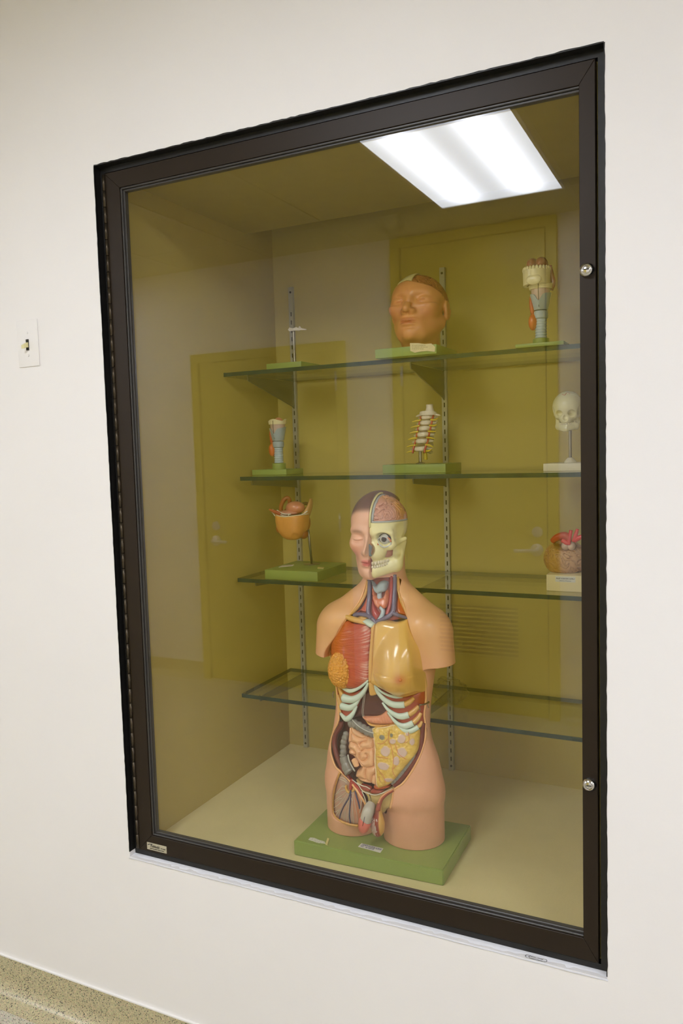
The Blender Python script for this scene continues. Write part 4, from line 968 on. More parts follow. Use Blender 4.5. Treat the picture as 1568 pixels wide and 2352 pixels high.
tube('median_line', pts3(V4, [(965, 760), (905, 840), (868, 940), (838, 1050), (830, 1110)], [0.139, 0.1295, 0.1218, 0.1172, 0.1165]), 0.0007, M_BLUE, bust, 6)
tube('median_line', pts3(V4, [(822, 1110), (805, 1200), (790, 1310)], [0.1142, 0.1155, 0.1225]), 0.0007, M_IRIS, bust, 6)
sc = at(*vp(V4, [(1105, 1180)])[0], 0.146)
def scr(X, Y, Z):
    x, y, z = X-sc.x, Y-sc.y, Z-sc.z
    d = (np.sqrt((x/0.0165)**2+(y/0.015)**2+((z+0.002)/0.025)**2)-1)*0.0155
    return smin(d, cap(x, y, z, (0.001, 0, 0.01), (0.004, 0.002, 0.048), 0.011, 0.006), 0.012)
V_, F_ = surfnet(scr, (sc.x-.025, sc.y-.022, sc.z-.034), (sc.x+.026, sc.y+.022, sc.z+.06), 0.0016)
x_, z_ = V_[:, 0]-sc.x, V_[:, 2]-sc.z
c = mixc(np.tile((146.0, 50, 34), (len(V_), 1)), (216, 166, 84), sstep(0.007, 0.010, x_+0.06*z_))
rr_ = x_*1.0/np.maximum(0.35+0.65*np.clip(1-((z_+0.004)/0.045)**2, 0, 1), .2)
st_ = (np.abs(((rr_*330+0.2) % 1.0)-0.5) < 0.17) & (x_ < 0.006) & (x_ > -0.0125) & (z_ > -0.021) & (z_ < 0.02)
c = mixc(c, (228, 222, 210), st_.astype(float))
np_mesh('scrotum', V_, F_, M_PAINT, bust, col=c)
# -- opened thigh
def thcol(x, z, D):
    c = np.tile((206.0, 152, 128), (len(x), 1)); o = surf(*vp(V4, [(450, 300)])[0])
    c = mixc(c, (176, 152, 140), noise(x*60, z*60, 0*x)*0.9); return mixc(c, (206, 128, 92), sstep(o[0]+0.004, o[0]+0.03, x)*0.7)
relief('thigh_muscle', on(V4, [(350, 130), (420, 180), (530, 310), (640, 460), (730, 620), (775, 800), (790, 960), (760, 1180), (700, 1195), (560, 1165), (400, 1112), (262, 1010), (212, 870), (218, 600), (268, 340)]), M_PAINT, bust, 0.009, 0.004, 0.012, 0.006, colfn=thcol)
tube('femoral_artery', on(V4, [(590, 300), (572, 380), (566, 455)], 0.001), 0.0042, M_ART, bust)
tube('fascia_ring', on(V4, [(480, 380), (478, 440), (505, 500), (540, 525)], 0.002), 0.0032, M_TAN, bust, 8)
tube('fascia_ring', on(V4, [(600, 500), (630, 470), (625, 430)], 0.002), 0.0028, M_TAN, bust, 8)
for pts, r in (([(568, 480), (525, 640), (430, 800), (365, 950), (338, 1075)], 0.0016), ([(572, 480), (566, 650), (550, 850), (542, 1000), (562, 1140)], 0.0017), ([(648, 460), (690, 620), (720, 720), (750, 850)], 0.0020)):
    tube('thigh_vein', on(V4, pts, 0.0045), r, M_BLUE, bust, 8)
for pts in ([(500, 500), (420, 560), (320, 630), (235, 690)], [(500, 480), (400, 480), (300, 540), (245, 580)], [(480, 420), (400, 400), (330, 480), (270, 560)], [(500, 340), (430, 290), (360, 260), (335, 235)], [(490, 300), (430, 240), (350, 215)], [(510, 520), (430, 640), (330, 760), (230, 830)],
            [(520, 540), (440, 720), (340, 880), (250, 1010)], [(545, 530), (500, 750), (450, 950), (430, 1100)], [(555, 560), (530, 800), (510, 1000), (480, 1130)], [(610, 520), (600, 750), (610, 950), (625, 1150)], [(625, 520), (650, 750), (690, 950), (700, 1120)], [(590, 520), (570, 600), (600, 700)],
            [(400, 640), (330, 660), (240, 740)], [(330, 870), (270, 910), (235, 910)]):
    tube('nerve', on(V4, pts, 0.0046), 0.0006, M_WHITE, bust, 5)
# -- hooks that hold the organ lid
for q in ((965, 1619, -0.006), (984, 1613, 0.004), (766, 1590, -0.004)):
    p = surf(*q); bm = bmesh.new(); bmesh.ops.create_icosphere(bm, subdivisions=2, radius=0.0026, matrix=Matrix.Translation(p))
    add_tube(bm, spline([(p[0], p[1]-0.001, p[2]), (p[0]-0.001, p[1]-0.004, p[2]-0.004), (p[0]+0.001, p[1]-0.003, p[2]-0.012)], 6), 0.0011, 6)
    bm_obj('hook', bm, M_HOOK, bust, smooth=True)
tube('hook_arm', [surf(967, 1619, -0.005), surf(976, 1617, -0.004), surf(984, 1613, 0.002)], 0.0018, M_HOOK, bust, 8)

# -- the skull half of the head
def skull_sdf(x, y, z, crn=1.0):
    ax = np.abs(x); z = np.where(z < -0.058, -0.058+(z+0.058)*0.82, z)
    d = ell(x, y, z, (0, 0.004, 0.033), (0.0615*crn, 0.069*crn, 0.066*crn))
    d = smin(d, cap(ax, y, z, (0.008, -0.058, 0.015), (0.044, -0.046, 0.014), 0.0085, 0.0065), 0.010)
    d = smin(d, ell(x, y, z, (0, -0.040, -0.028), (0.030, 0.027, 0.026)), 0.012)
    d = smin(d, ell(ax, y, z, (0.040, -0.040, -0.016), (0.012, 0.013, 0.011)), 0.010)
    d = smin(d, cap(ax, y, z, (0.047, -0.044, 0.012), (0.047, -0.040, -0.014), 0.0045), 0.006)
    d = smin(d, cap(ax, y, z, (0.046, -0.034, -0.012), (0.0615, -0.002, -0.004), 0.0075, 0.0048), 0.006)
    d = smin(d, cap(ax, y, z, (0.004, -0.050, -0.072), (0.044, -0.014, -0.062), 0.0125, 0.0125), 0.008)
    d = smin(d, cap(ax, y, z, (0.044, -0.010, -0.060), (0.052, 0.010, -0.012), 0.0115, 0.008), 0.010)
    d = smin(d, ell(ax, y, z, (0.044, -0.004, -0.038), (0.010, 0.022, 0.030)), 0.008)
    d = smin(d, cap(ax, y, z, (0.006, -0.048, -0.058), (0.034, -0.022, -0.053), 0.009), 0.006)
    d = smax(d, -ell(ax, y, z, (0.0635, -0.026, 0.010), (0.0125, 0.017, 0.020)), 0.008)
    d = smax(d, -ell(ax, y, z, (0.0300, -0.062, 0.0005), (0.0180, 0.024, 0.0148)), 0.003)
    d = smax(d, -ell(x, y, z, (0.0, -0.070, -0.0235), (0.0125, 0.020, 0.0150)), 0.003)
    d = smax(d, -ell(ax, y, z, (0.052, -0.022, -0.034), (0.013, 0.014, 0.012)), 0.005)
    d = smax(d, -cap(ax, y, z, (0.000, -0.070, -0.0515), (0.034, -0.040, -0.047), 0.0016), 0.002)
    return d
def sk(X, Y, Z):
    x, y, z = X-HX, Y-HY, Z-HZ
    return np.maximum(np.maximum(skull_sdf(x, y, z), 0.0006-x), z-0.0375)
V_, F_ = surfnet(sk, (HX-0.004, HY-0.085, HZ-0.102), (HX+0.075, HY+0.085, HZ+0.045), 0.0015)
skull = np_mesh('skull', V_, F_, M_SKULL, bust); skull['label'] = 'cream half skull'
relief('nasal_septum', pts3(V1, [(585, 1205), (640, 1240), (665, 1290), (640, 1400), (660, 1450), (560, 1450), (522, 1420), (530, 1320)], [0.170]*8), M_CAVE, bust, 0, 0.002, 0.004, 0.004, base=lambda x, z: 0.1625+0*x)
relief('mouth_section', pts3(V1, [(590, 1465), (610, 1470), (622, 1560), (630, 1700), (632, 1790), (600, 1720), (585, 1640), (578, 1590)], [0.168]*8), M_RED, bust, 0, 0.001, 0.003, 0.02, base=lambda x, z: 0.1695+0*x)
def bra(X, Y, Z):
    x, y, z = X-HX, Y-HY, Z-HZ
    d = ell(x, y, z, (0, 0.004, 0.033), (0.0620, 0.0690, 0.0650))
    return np.maximum(np.maximum(d+0.0046*(1-gyri(X, Y, Z, 0.019, 0.45)), 0.0095-x), 0.0395-z)
V_, F_ = surfnet(bra, (HX, HY-0.075, HZ+0.03), (HX+0.07, HY+0.08, HZ+0.105), 0.0013)
c = np.tile((208.0, 150, 126), (len(V_), 1)); ph = (V_[:, 1]-HY)+0.35*(V_[:, 2]-HZ-0.06)
c = mixc(c, (214, 154, 84), np.exp(-((ph+0.002)/0.016)**2)*0.7); c = mixc(c, (150, 88, 62), sstep(0.012, 0.04, ph)*0.8)
np_mesh('brain', V_, F_, M_PAINT, bust, col=c)
# inner face of the skin half: skull section, dura and sickle fold along the midline
ang = np.linspace(math.radians(196), math.radians(78), 22)
def arc(ra, rb, x): return [(HX+x, HY+0.004+ra*math.cos(t), HZ+0.034+rb*math.sin(t)) for t in ang[::-1]]
def mid_arc(ra, rb, x, a0, a1, n=18): return [(HX+x, HY+0.004-ra*math.cos(t), HZ+0.034+rb*math.sin(t)) for t in np.linspace(math.radians(a0), math.radians(a1), n)]
tube('skull_section', mid_arc(0.0695, 0.0665, 0.0022, -6, 150), 0.0026, M_BONE, bust, 10, sm=0)
tube('dura_edge', mid_arc(0.0635, 0.0605, 0.0062, 4, 135), 0.0036, P_('dura_grey', (176, 178, 176)), bust, 10, sm=0)
bm = bmesh.new(); A = mid_arc(0.063, 0.060, 0.004, 0, 180, 30); vs = [bm.verts.new(p) for p in A]; vt = [bm.verts.new((p[0]+0.004, p[1], p[2])) for p in A]
bm.faces.new(vs); bm.faces.new(vt[::-1])
for i in range(len(vs)-1): bm.faces.new((vs[i], vs[i+1], vt[i+1], vt[i]))
bm.faces.new((vs[-1], vs[0], vt[0], vt[-1])); bm_obj('falx', bm, M_RED, bust)
tube('dura_edge', [(HX+0.0612*math.sin(t), HY+0.004-0.0688*math.cos(t), HZ+0.0392) for t in np.linspace(0.12, 1.75, 14)], 0.0021, P_('dura_grey', (176, 178, 176)), bust, 8, sm=0)
# eye
bm = bmesh.new(); bmesh.ops.create_uvsphere(bm, u_segments=24, v_segments=14, radius=1.0, matrix=Matrix.Translation((HX+0.0300, HY-0.0395, HZ+0.0005)) @ Matrix.Diagonal((0.0186, 0.0130, 0.0152, 1)))
bm_obj('orbit_shade', bm, mat('orbit_dark', (46, 36, 32), 0.7), skull, smooth=True)  # dark ball behind the eye stands in for shade in the socket
ec = Vector((HX+0.0300, HY-0.0440, HZ-0.0005))
bm = bmesh.new(); bmesh.ops.create_uvsphere(bm, u_segments=28, v_segments=18, radius=0.0128, matrix=Matrix.Translation(ec)); eye = bm_obj('eyeball', bm, M_SCLERA, bust, smooth=True)
view = (CAM-ec).normalized(); gd = Vector((0.16, -1, 0.02)).normalized()
ic = ec+gd*0.0113
bm = bmesh.new(); bmesh.ops.create_uvsphere(bm, u_segments=24, v_segments=12, radius=0.0062, matrix=Matrix.Translation(ic) @ gd.to_track_quat('Z', 'Y').to_matrix().to_4x4() @ Matrix.Diagonal((1, 1, 0.45, 1)))
bm_obj('iris', bm, M_IRIS, eye, smooth=True)
for pts, m_, r in (([(750, 1140), (800, 1085), (880, 1070), (960, 1110), (1030, 1215)], M_SCLERA, 0.0016), ([(760, 1150), (800, 1230), (880, 1280), (960, 1260), (1030, 1215)], M_SCLERA, 0.0016), ([(715, 1110), (735, 1190), (770, 1240)], M_THY, 0.0022), ([(930, 1085), (990, 1110), (1025, 1170)], M_THY, 0.0018)):
    tube('eye_muscle' if m_ is M_THY else 'eyelid', [tuple(at(*vp(V1, [p])[0], HY-0.0555+0.003*abs(i-2))) for i, p in enumerate(pts)], r, m_, bust, 8)
# teeth
up_ = [(652, 1605, 25), (714, 1600, 29), (776, 1588, 27), (828, 1574, 20), (866, 1568, 18), (902, 1560, 18), (936, 1550, 16), (964, 1540, 13)]
lo_ = [(652, 1678, 20), (702, 1674, 25), (756, 1664, 26), (800, 1652, 18), (832, 1646, 16), (868, 1636, 18), (906, 1622, 18), (942, 1602, 16)]
for row, hh in ((up_, 36), (lo_, 30)):
    for a, b, w_ in row:
        px, py = vp(V1, [(a, b)])[0]; t = (a-650)/320.0
        y = HY-0.0610+0.026*t**1.6; p = at(px, py, y); k = V1[2]/1030
        bm = bmesh.new(); bmesh.ops.create_uvsphere(bm, u_segments=14, v_segments=10, radius=1.0, matrix=Matrix.Translation(p) @ Matrix.Rotation(0.9*t, 4, 'Z') @ Matrix.Diagonal((w_*k*1.1, 0.0032, hh*k*1.1, 1)))
        bm_obj('tooth', bm, M_TOOTH, skull, smooth=True)
# stickers on the base
def flat_quad(name, C4, z, h, m, parent):
    return poly_prism(name, C4, 'z', z, z+h, m, parent)
q = [at_z for at_z in (lambda: [(lambda d: (CAM+d*((BZ-CAM.z)/d.z)))(ray(a, b)) for a, b in ((822, 1945), (830, 1937), (880, 1949), (873, 1959))])()]
flat_quad('sticker', [(p.x, p.y) for p in q], BZ, 0.0004, M_STICK, bust)['label'] = 'white sticker with blue print'
xd = (q[3]-q[0]); yd = (q[1]-q[0]); L_ = xd.length; M_BLUEINK = mat('blue_ink', (52, 58, 110), 0.6)
o1 = q[0]+xd*0.06+yd*0.55; o2 = q[0]+xd*0.06+yd*0.16
text('lettering', 'COUNTY OF COOK, ILLINOIS', 0.010, (o1.x, o1.y, BZ+0.0006), xd, yd, M_BLUEINK, bust, bold=0.0002, width=L_*0.88)
text('lettering', 'NO.   45 107170', 0.0085, (o2.x, o2.y, BZ+0.0006), xd, yd, M_BLUEINK, bust, bold=0.0001, width=L_*0.6)
q = [(lambda d: (CAM+d*((BZ-CAM.z)/d.z)))(ray(a, b)) for a, b in ((708, 1929), (712, 1924), (722, 1925), (733, 1930), (745, 1933), (747, 1938), (738, 1937), (728, 1936), (718, 1932))]
flat_quad('torn_label', [(p.x, p.y) for p in q], BZ, 0.0008, mat('torn_paper', (206, 208, 190), 0.8, mottle=0.2, mscale=300, bump=0.5), bust)
q = [(lambda d: (CAM+d*((BZ-CAM.z)/d.z)))(ray(a, b)) for a, b in ((747, 1940), (752, 1927), (756, 1929), (752, 1942))]
flat_quad('label_stub', [(p.x, p.y) for p in q], BZ, 0.003, mat('stub_cream', (214, 200, 130), 0.6), bust)

# ------------------------------------------------------------------ models on the shelves
Z1, Z2, Z3, Z4 = SHELVES[0][0], SHELVES[1][0], SHELVES[2][0], SHELVES[3][0]
M_STEEL = mat('rod_steel', (168, 164, 152), 0.28, 0.95)
M_PAPER = mat('old_paper', (222, 206, 160), 0.7, mottle=0.06, mscale=80)
M_TORN = mat('torn_white', (226, 216, 200), 0.8, bump=0.4)
def base(t, x0, x1, y0, y1, z, h, m=None, bev=0.0016):
    return box('base', x0, x1, y0, y1, z+0.0002, z+h, m or M_GREEN, t, bev)
def ico(name, c, r, m, parent, sub=3, rot=None):
    bm = bmesh.new(); M = Matrix.Translation(c)
    if rot: M = M @ Matrix.Rotation(rot[0], 4, rot[1])
    bmesh.ops.create_icosphere(bm, subdivisions=sub, radius=1.0, matrix=M @ Matrix.Diagonal((r[0], r[1], r[2], 1)))
    return bm_obj(name, bm, m, parent, smooth=True)

# -- empty stand at the left end of the top shelf
t = thing('empty_model_stand', (0.195, 0.56, Z1), 'empty green stand with bare steel rod and torn white tape, left on top shelf', 'model stand')
base(t, 0.139, 0.252, 0.498, 0.622, Z1, 0.0228)
rx, ry = at(675, 800, 0.565).x, 0.565
zt = at(675, 753, 0.565).z
lathe('rod', [(0.0042, Z1+0.0228), (0.0042, Z1+0.055), (0.0032, Z1+0.056), (0.0032, zt)], (rx, ry, 0), M_STEEL, t, 14)
P = [(661, 757), (664, 752), (672, 754), (680, 751), (684, 754), (687, 749), (690, 753), (703, 756), (700, 758), (689, 758), (686, 760), (676, 759), (668, 760), (664, 761)]
bm = bmesh.new(); A = [bm.verts.new(at(a, b, ry-0.006+0.002*math.sin(i*2.1))) for i, (a, b) in enumerate(P)]; f = bm.faces.new(A)
r = bmesh.ops.extrude_face_region(bm, geom=[f]); bmesh.ops.translate(bm, verts=[v for v in r['geom'] if isinstance(v, bmesh.types.BMVert)], vec=(0.0005, 0.0035, 0))
bm_obj('torn_tape', bm, M_TORN, t)

# -- face model with opened skull
t = thing('head_model', (0.605, 0.485, Z1), 'life-size closed-eyed face model with opened skull top showing brown brain, on green base', 'anatomical model')
base(t, 0.5185, 0.6815, 0.401, 0.562, Z1, 0.0232)
HS, h0, TL = 1.08, (0.605, 0.494, 1.8405), 0.10
def hloc(X, Y, Z):
    y, z = (Y-h0[1])/HS, (Z-h0[2])/HS                  # the head leans back
    return (X-h0[0])/HS, y*math.cos(TL)-z*math.sin(TL), y*math.sin(TL)+z*math.cos(TL)
def cutz(x, y): return 0.047-0.30*np.maximum(y+0.045, 0)-0.30*np.maximum(x+0.010, 0)
def hm(X, Y, Z):
    x, y, z = hloc(X, Y, Z)
    d = head_sdf(x, y, z)
    d = smax(d, np.where(z > -0.01, ell(x, y, z, (0, 0.004, -0.006), (0.0720, 0.0790, 0.0800)), -1.0), 0.006)
    d = smax(d, z-cutz(x, y), 0.002)
    d = smin(d, np.maximum(np.sqrt(((X-h0[0])/0.047)**2+((Y-h0[1]-0.008)/0.055)**2)*0.047-0.047, Z-h0[2]+0.05), 0.02)
    return np.maximum(d, (Z1+0.0234-Z)/HS)*HS
V_, F_ = surfnet(hm, (h0[0]-.09, h0[1]-.105, Z1+.018), (h0[0]+.09, h0[1]+.105, h0[2]+.08), 0.0021)
c = np.tile((220.0, 150, 92), (len(V_), 1)); x_, y_, z_ = hloc(V_[:, 0], V_[:, 1], V_[:, 2])
c = mixc(c, (210, 128, 88), 0.6*np.exp(-(((np.abs(x_)-0.038)/0.02)**2+((z_+0.03)/0.022)**2)))
c = mixc(c, (194, 104, 72), 0.7*np.exp(-((x_/0.0175)**4+((z_+0.0535)/0.0072)**4))*(y_ < -0.05))
np_mesh('face', V_, F_, mat('face_paint', (255, 255, 255), 0.38, coat=0.2, attr='paint'), t, col=c)
def hb(X, Y, Z):
    x, y, z = hloc(X, Y, Z)
    d = ell(x, y, z, (0, 0.005, -0.006), (0.0690, 0.0760, 0.0780))
    return np.maximum(d+0.0040*(1-gyri(X, Y, Z, 0.014, 0.4)), cutz(x, y)-0.006-z)*HS
V_, F_ = surfnet(hb, (h0[0]-.08, h0[1]-.09, h0[2]-.02), (h0[0]+.08, h0[1]+.105, h0[2]+.09), 0.0016)
np_mesh('brain', V_, F_, P_('brain_brown', (172, 104, 58), mottle=0.1), t)
def hp(X, Y, Z):
    x, y, z = hloc(X, Y, Z)
    d = ell(x, y, z, (0, 0.005, -0.005), (0.0725, 0.0790, 0.0815)); d = np.maximum(d, -(d+0.0032))
    lim = np.maximum(np.maximum(cutz(x, y)+0.0005-z, x-0.002), np.maximum(-0.042-x, y-0.020))
    return np.maximum(d, lim)*HS
V_, F_ = surfnet(hp, (h0[0]-.06, h0[1]-.09, h0[2]+.02), (h0[0]+.02, h0[1]+.06, h0[2]+.095), 0.0013)
np_mesh('skull_bone', V_, F_, M_BONE, t)
# torn paper label on the front of its base
P = [(941, 788), (960, 788), (975, 790), (990, 789), (999, 797), (998, 808), (980, 806), (962, 808), (952, 810), (942, 806)]
bm = bmesh.new(); A = [bm.verts.new(at(a, b, 0.3990)) for a, b in P]; f = bm.faces.new(A)
r = bmesh.ops.extrude_face_region(bm, geom=[f]); bmesh.ops.translate(bm, verts=[v for v in r['geom'] if isinstance(v, bmesh.types.BMVert)], vec=(0, 0.0014, 0))
lab = bm_obj('torn_label', bm, M_PAPER, t); lab['label'] = 'torn cream paper label'
bm = bmesh.new()
for k, (y0, n) in enumerate(((793, 7), (797, 8), (801, 6))):
    for i in range(n):
        p = at(948+i*4.6+random.uniform(-.5, .5), y0+0.5*i*0.1, 0.3987); add_box(bm, p.x-0.0016, p.x+0.0016, p.y-0.0001, p.y+0.0001, p.z-0.0004, p.z+0.0004)
bm_obj('faded_print', bm, mat('faded_ink', (96, 84, 66), 0.7), t)

# -- larynx models
M_MEMB = P_('membrane_pink', (206, 178, 164)); M_HYO = P_('hyoid_cream', (232, 220, 172)); M_LOBE = P_('lobe_orange', (212, 108, 44))
M_TRACH = P_('trachea_lightblue', (184, 200, 208))
def ringband(name, c, rx, ry, z0, z1f, m, parent, thick=0.003, seg=40, rtop=None, arc=None):
    """open-topped wall around an ellipse; z1f(theta) is the height of its upper edge, theta = 0 at the front"""
    bm = bmesh.new(); rings = []
    th = np.linspace(-math.pi, math.pi, seg, endpoint=False) if arc is None else np.linspace(-arc, arc, seg)
    for q in th:
        sx_, sy_ = math.sin(q), -math.cos(q); k = rtop or 1.0; zt_ = z1f(q)
        o = [(rx, ry, z0), (rx*k, ry*k, zt_), (rx*k-thick, ry*k-thick, zt_), (rx-thick, ry-thick, z0)]
        rings.append([bm.verts.new((c[0]+sx_*a, c[1]+sy_*b, z)) for a, b, z in o])
    L = list(zip(rings, rings[1:]))+([(rings[-1], rings[0])] if arc is None else [])
    for A, B in L:
        for k in range(4): bm.faces.new((A[k], A[(k+1) % 4], B[(k+1) % 4], B[k]))
    if arc is not None: bm.faces.new(rings[0]); bm.faces.new(rings[-1][::-1])
    return bm_obj(name, bm, m, parent, sharp=50)
def larynx(t, cx, cy, zb, s):
    pr = []
    for k in range(7): pr += [(0.0122*s, zb+(0.0005+k*0.0066)*s), (0.0136*s, zb+(0.0016+k*0.0066)*s), (0.0136*s, zb+(0.0052+k*0.0066)*s), (0.0122*s, zb+(0.0062+k*0.0066)*s)]
    lathe('trachea', pr, (cx, cy, 0), M_TRACH, t, 28)
    lathe('cricoid_cartilage', [(0.0125*s, zb+0.045*s), (0.0165*s, zb+0.048*s), (0.0172*s, zb+0.056*s), (0.0165*s, zb+0.064*s), (0.012*s, zb+0.066*s)], (cx, cy, 0), M_LARYNX, t, 28)
    ringband('thyroid_cartilage', (cx, cy), 0.0165*s, 0.0175*s, zb+0.0665*s, lambda q: zb+(0.106-0.016*math.exp(-(q/0.30)**2)-0.004*math.cos(q))*s, M_LARYNX, t, 0.003, 44, 1.52)
    ringband('membrane', (cx, cy), 0.0200*s, 0.0205*s, zb+0.085*s, lambda q: zb+0.118*s, M_MEMB, t, 0.004, 36, 1.12)
    o = ringband('hyoid_bone', (cx, cy-0.001), 0.0262*s, 0.0245*s, zb+0.115*s, lambda q: zb+(0.1275+0.003*math.cos(3*q))*s, M_HYO, t, 0.006, 40, 1.06, 2.3)
    ico('gland_lobe', (cx-0.0175*s, cy-0.006*s, zb+0.040*s), (0.0105*s, 0.013*s, 0.020*s), M_LOBE, t)
    ico('gland_lobe', (cx-0.0195*s, cy-0.001*s, zb+0.074*s), (0.0065*s, 0.011*s, 0.030*s), P_('muscle_burnt', (190, 84, 36)), t, rot=(-0.12, 'Y'))
    ico('epiglottis', (cx, cy+0.006*s, zb+0.120*s), (0.016*s, 0.009*s, 0.016*s), P_('mucosa', (206, 138, 100)), t)
    tube('median_line', [(cx, cy-0.0205*s, zb+0.072*s), (cx, cy-0.0262*s, zb+0.098*s), (cx, cy-0.0268*s, zb+0.126*s)], 0.0006, M_DARK, t, 6)
lc = at(640, 1050, 0.585)
t = thing('larynx_model', (lc.x, 0.585, Z2), 'small blue-grey larynx model on square green base, left end of second shelf', 'anatomical model')
base(t, at(578, 1080, 0.545).x, at(657, 1080, 0.545).x, 0.545, 0.648, Z2, 0.0162)
lathe('pedestal', [(0.0200, Z2+0.0162), (0.0200, Z2+0.0330), (0.0192, Z2+0.0338)], (lc.x, 0.585, 0), M_GREEN, t, 28)
larynx(t, lc.x, 0.585, Z2+0.0338, 1.0)
lt = at(1242, 760, 0.475)
t = thing('tongue_larynx_model', (lt.x, 0.475, Z1), 'tall model of jaw, tongue and larynx on round pedestal, right end of top shelf', 'anatomical model')
base(t, lt.x-0.050, lt.x+0.062, 0.425, 0.535, Z1, 0.0085, None, 0.0014)
lathe('pedestal', [(0.0190, Z1+0.0085), (0.0190, Z1+0.0225), (0.0182, Z1+0.0232)], (lt.x, 0.475, 0), M_GREEN, t, 28)
larynx(t, lt.x, 0.475, Z1+0.0232, 1.0)
jc = (lt.x-0.008, 0.470); jz = Z1+0.147
ringband('jaw_bone', jc, 0.0310, 0.036, jz, lambda q: jz+0.034+0.004*(q/2.0)**2, M_HYO, t, 0.008, 44, 1.02, 2.0)
ico('chin', (jc[0], jc[1]-0.0335, jz+0.009), (0.018, 0.0045, 0.012), M_HYO, t)
bm = bmesh.new()
for k in range(13):
    q = -1.6+3.2*k/12; bmesh.ops.create_icosphere(bm, subdivisions=2, radius=1.0, matrix=Matrix.Translation((jc[0]+math.sin(q)*0.0295, jc[1]-math.cos(q)*0.034, jz+0.036)) @ Matrix.Rotation(q, 4, 'Z') @ Matrix.Diagonal((0.0040, 0.0034, 0.0065, 1)))
bm_obj('tooth_row', bm, M_HYO, t, smooth=True)
ico('tongue', (jc[0]-0.009, jc[1]+0.002, jz+0.048), (0.0145, 0.027, 0.0165), P_('tongue_brown', (158, 88, 58)), t)
ico('tongue', (jc[0]+0.011, jc[1]+0.004, jz+0.049), (0.0150, 0.027, 0.0165), P_('tongue_brown', (158, 88, 58)), t)
tube('muscle_strip', [(jc[0]+0.030, jc[1]+0.010, jz+0.046), (jc[0]+0.0315, jc[1]+0.014, jz+0.030), (jc[0]+0.036, jc[1]+0.014, jz+0.006), (jc[0]+0.032, jc[1]+0.010, jz-0.012)], [0.004, 0.005, 0.006, 0.004], P_('strip_maroon', (140, 62, 44)), t)

# -- cervical spine
so = at(965, 1050, 0.585)
t = thing('neck_spine_model', (so.x, 0.585, Z2), 'white cervical spine model with yellow nerves and red arteries on a green base', 'anatomical model')
base(t, at(878, 1075, 0.532).x, at(1023, 1075, 0.532).x, 0.532, 0.668, Z2, 0.0236)
M_VERT = P_('vertebra_white', (234, 222, 202), mottle=0.03); M_DISC = P_('disc_tan', (150, 128, 92)); M_NERV = P_('nerve_yellow', (222, 194, 52)); M_RART = P_('artery_scarlet', (196, 60, 34))
zb = Z2+0.0236
lathe('rod', [(0.014, zb), (0.013, zb+0.002), (0.008, zb+0.0036), (0.0046, zb+0.005), (0.0046, zb+0.034)], (so.x, 0.585, 0), M_STEEL, t, 20)
lev = [(965, 1031), (968, 1013), (971, 998), (974, 984), (977, 971), (980, 958)]
cen = [at(a, b, 0.580+0.004*abs(i-2)) for i, (a, b) in enumerate(lev)]
def vertebra(c, w, k):
    def fn(X, Y, Z):
        x, y, z = X-c.x, Y-c.y, Z-c.z-0.05*(X-c.x)*0.6; ax = np.abs(x)
        d = ell(x, y, z, (0, 0, 0), (0.0165*w, 0.013, 0.0090)); d = np.maximum(d, np.abs(z)-0.0062-0.10*ax)
        d = smax(d, -ell(x, y, z, (0, -0.0175, 0), (0.022, 0.0065, 0.0040)), 0.002)
        d = smin(d, cap(ax, y, z, (0.012, 0.004, 0.001), (0.0265*w, 0.009, -0.0015), 0.0052, 0.0036), 0.004)
        d = smin(d, cap(ax, y, z, (0.014, 0.010, 0.002), (0.016, 0.026, -0.002), 0.0055, 0.005), 0.004)
        d = smin(d, cap(ax, y, z, (0.016, 0.024, -0.002), (0.003, 0.036, -0.003), 0.0042, 0.004), 0.003)
        return smin(d, cap(x, y, z, (0.002, 0.036, -0.003), (0.005, 0.058+0.004*k, -0.010), 0.0048, 0.0055), 0.004)
    V_, F_ = surfnet(fn, (c.x-.036, c.y-.022, c.z-.024), (c.x+.036, c.y+.085, c.z+.02), 0.0017)
    np_mesh('vertebra', V_, F_, M_VERT, t)
for i, c in enumerate(cen): vertebra(c, (1.12, 1.05, 1.0, 0.98, 0.97, 0.95)[i], 0.5*(5-i))
for a, b in zip(cen, cen[1:]):
    m_ = (a+b)/2; ico('disc', m_, (0.0130, 0.0105, 0.0034), M_DISC, t, 2)
tp = at(981, 948, 0.588)
ringband('atlas', (tp.x, tp.y+0.006), 0.0250, 0.018, tp.z-0.0065, lambda q: tp.z+0.001+0.004*math.cos(q), M_VERT, t, 0.007, 36, 0.94)
for s in (-1, 1): ico('atlas_wing', (tp.x+s*0.024, tp.y+0.006, tp.z-0.006), (0.012, 0.007, 0.0035), M_VERT, t, 2, (0.25*s, 'Y'))
lathe('dens', [(0.0150, tp.z-0.004), (0.0120, tp.z+0.006), (0.0095, tp.z+0.014), (0.0100, tp.z+0.021), (0.0085, tp.z+0.0225)], (tp.x+0.005, tp.y+0.006, 0), M_VERT, t, 12)
for s in (-1, 1):
    pts = [(c.x+s*(0.0175 if i else 0.0170), c.y+0.0000-(0.009 if i == 0 else 0), c.z) for i, c in enumerate(cen)]
    pts = [(pts[0][0]-0.001, pts[0][1]-0.003, pts[0][2]-0.011)]+pts+[(pts[-1][0]+s*0.003, pts[-1][1]+0.004, pts[-1][2]+0.009)]
    tube('vertebral_artery', pts, 0.0026, M_RART, t, 10)
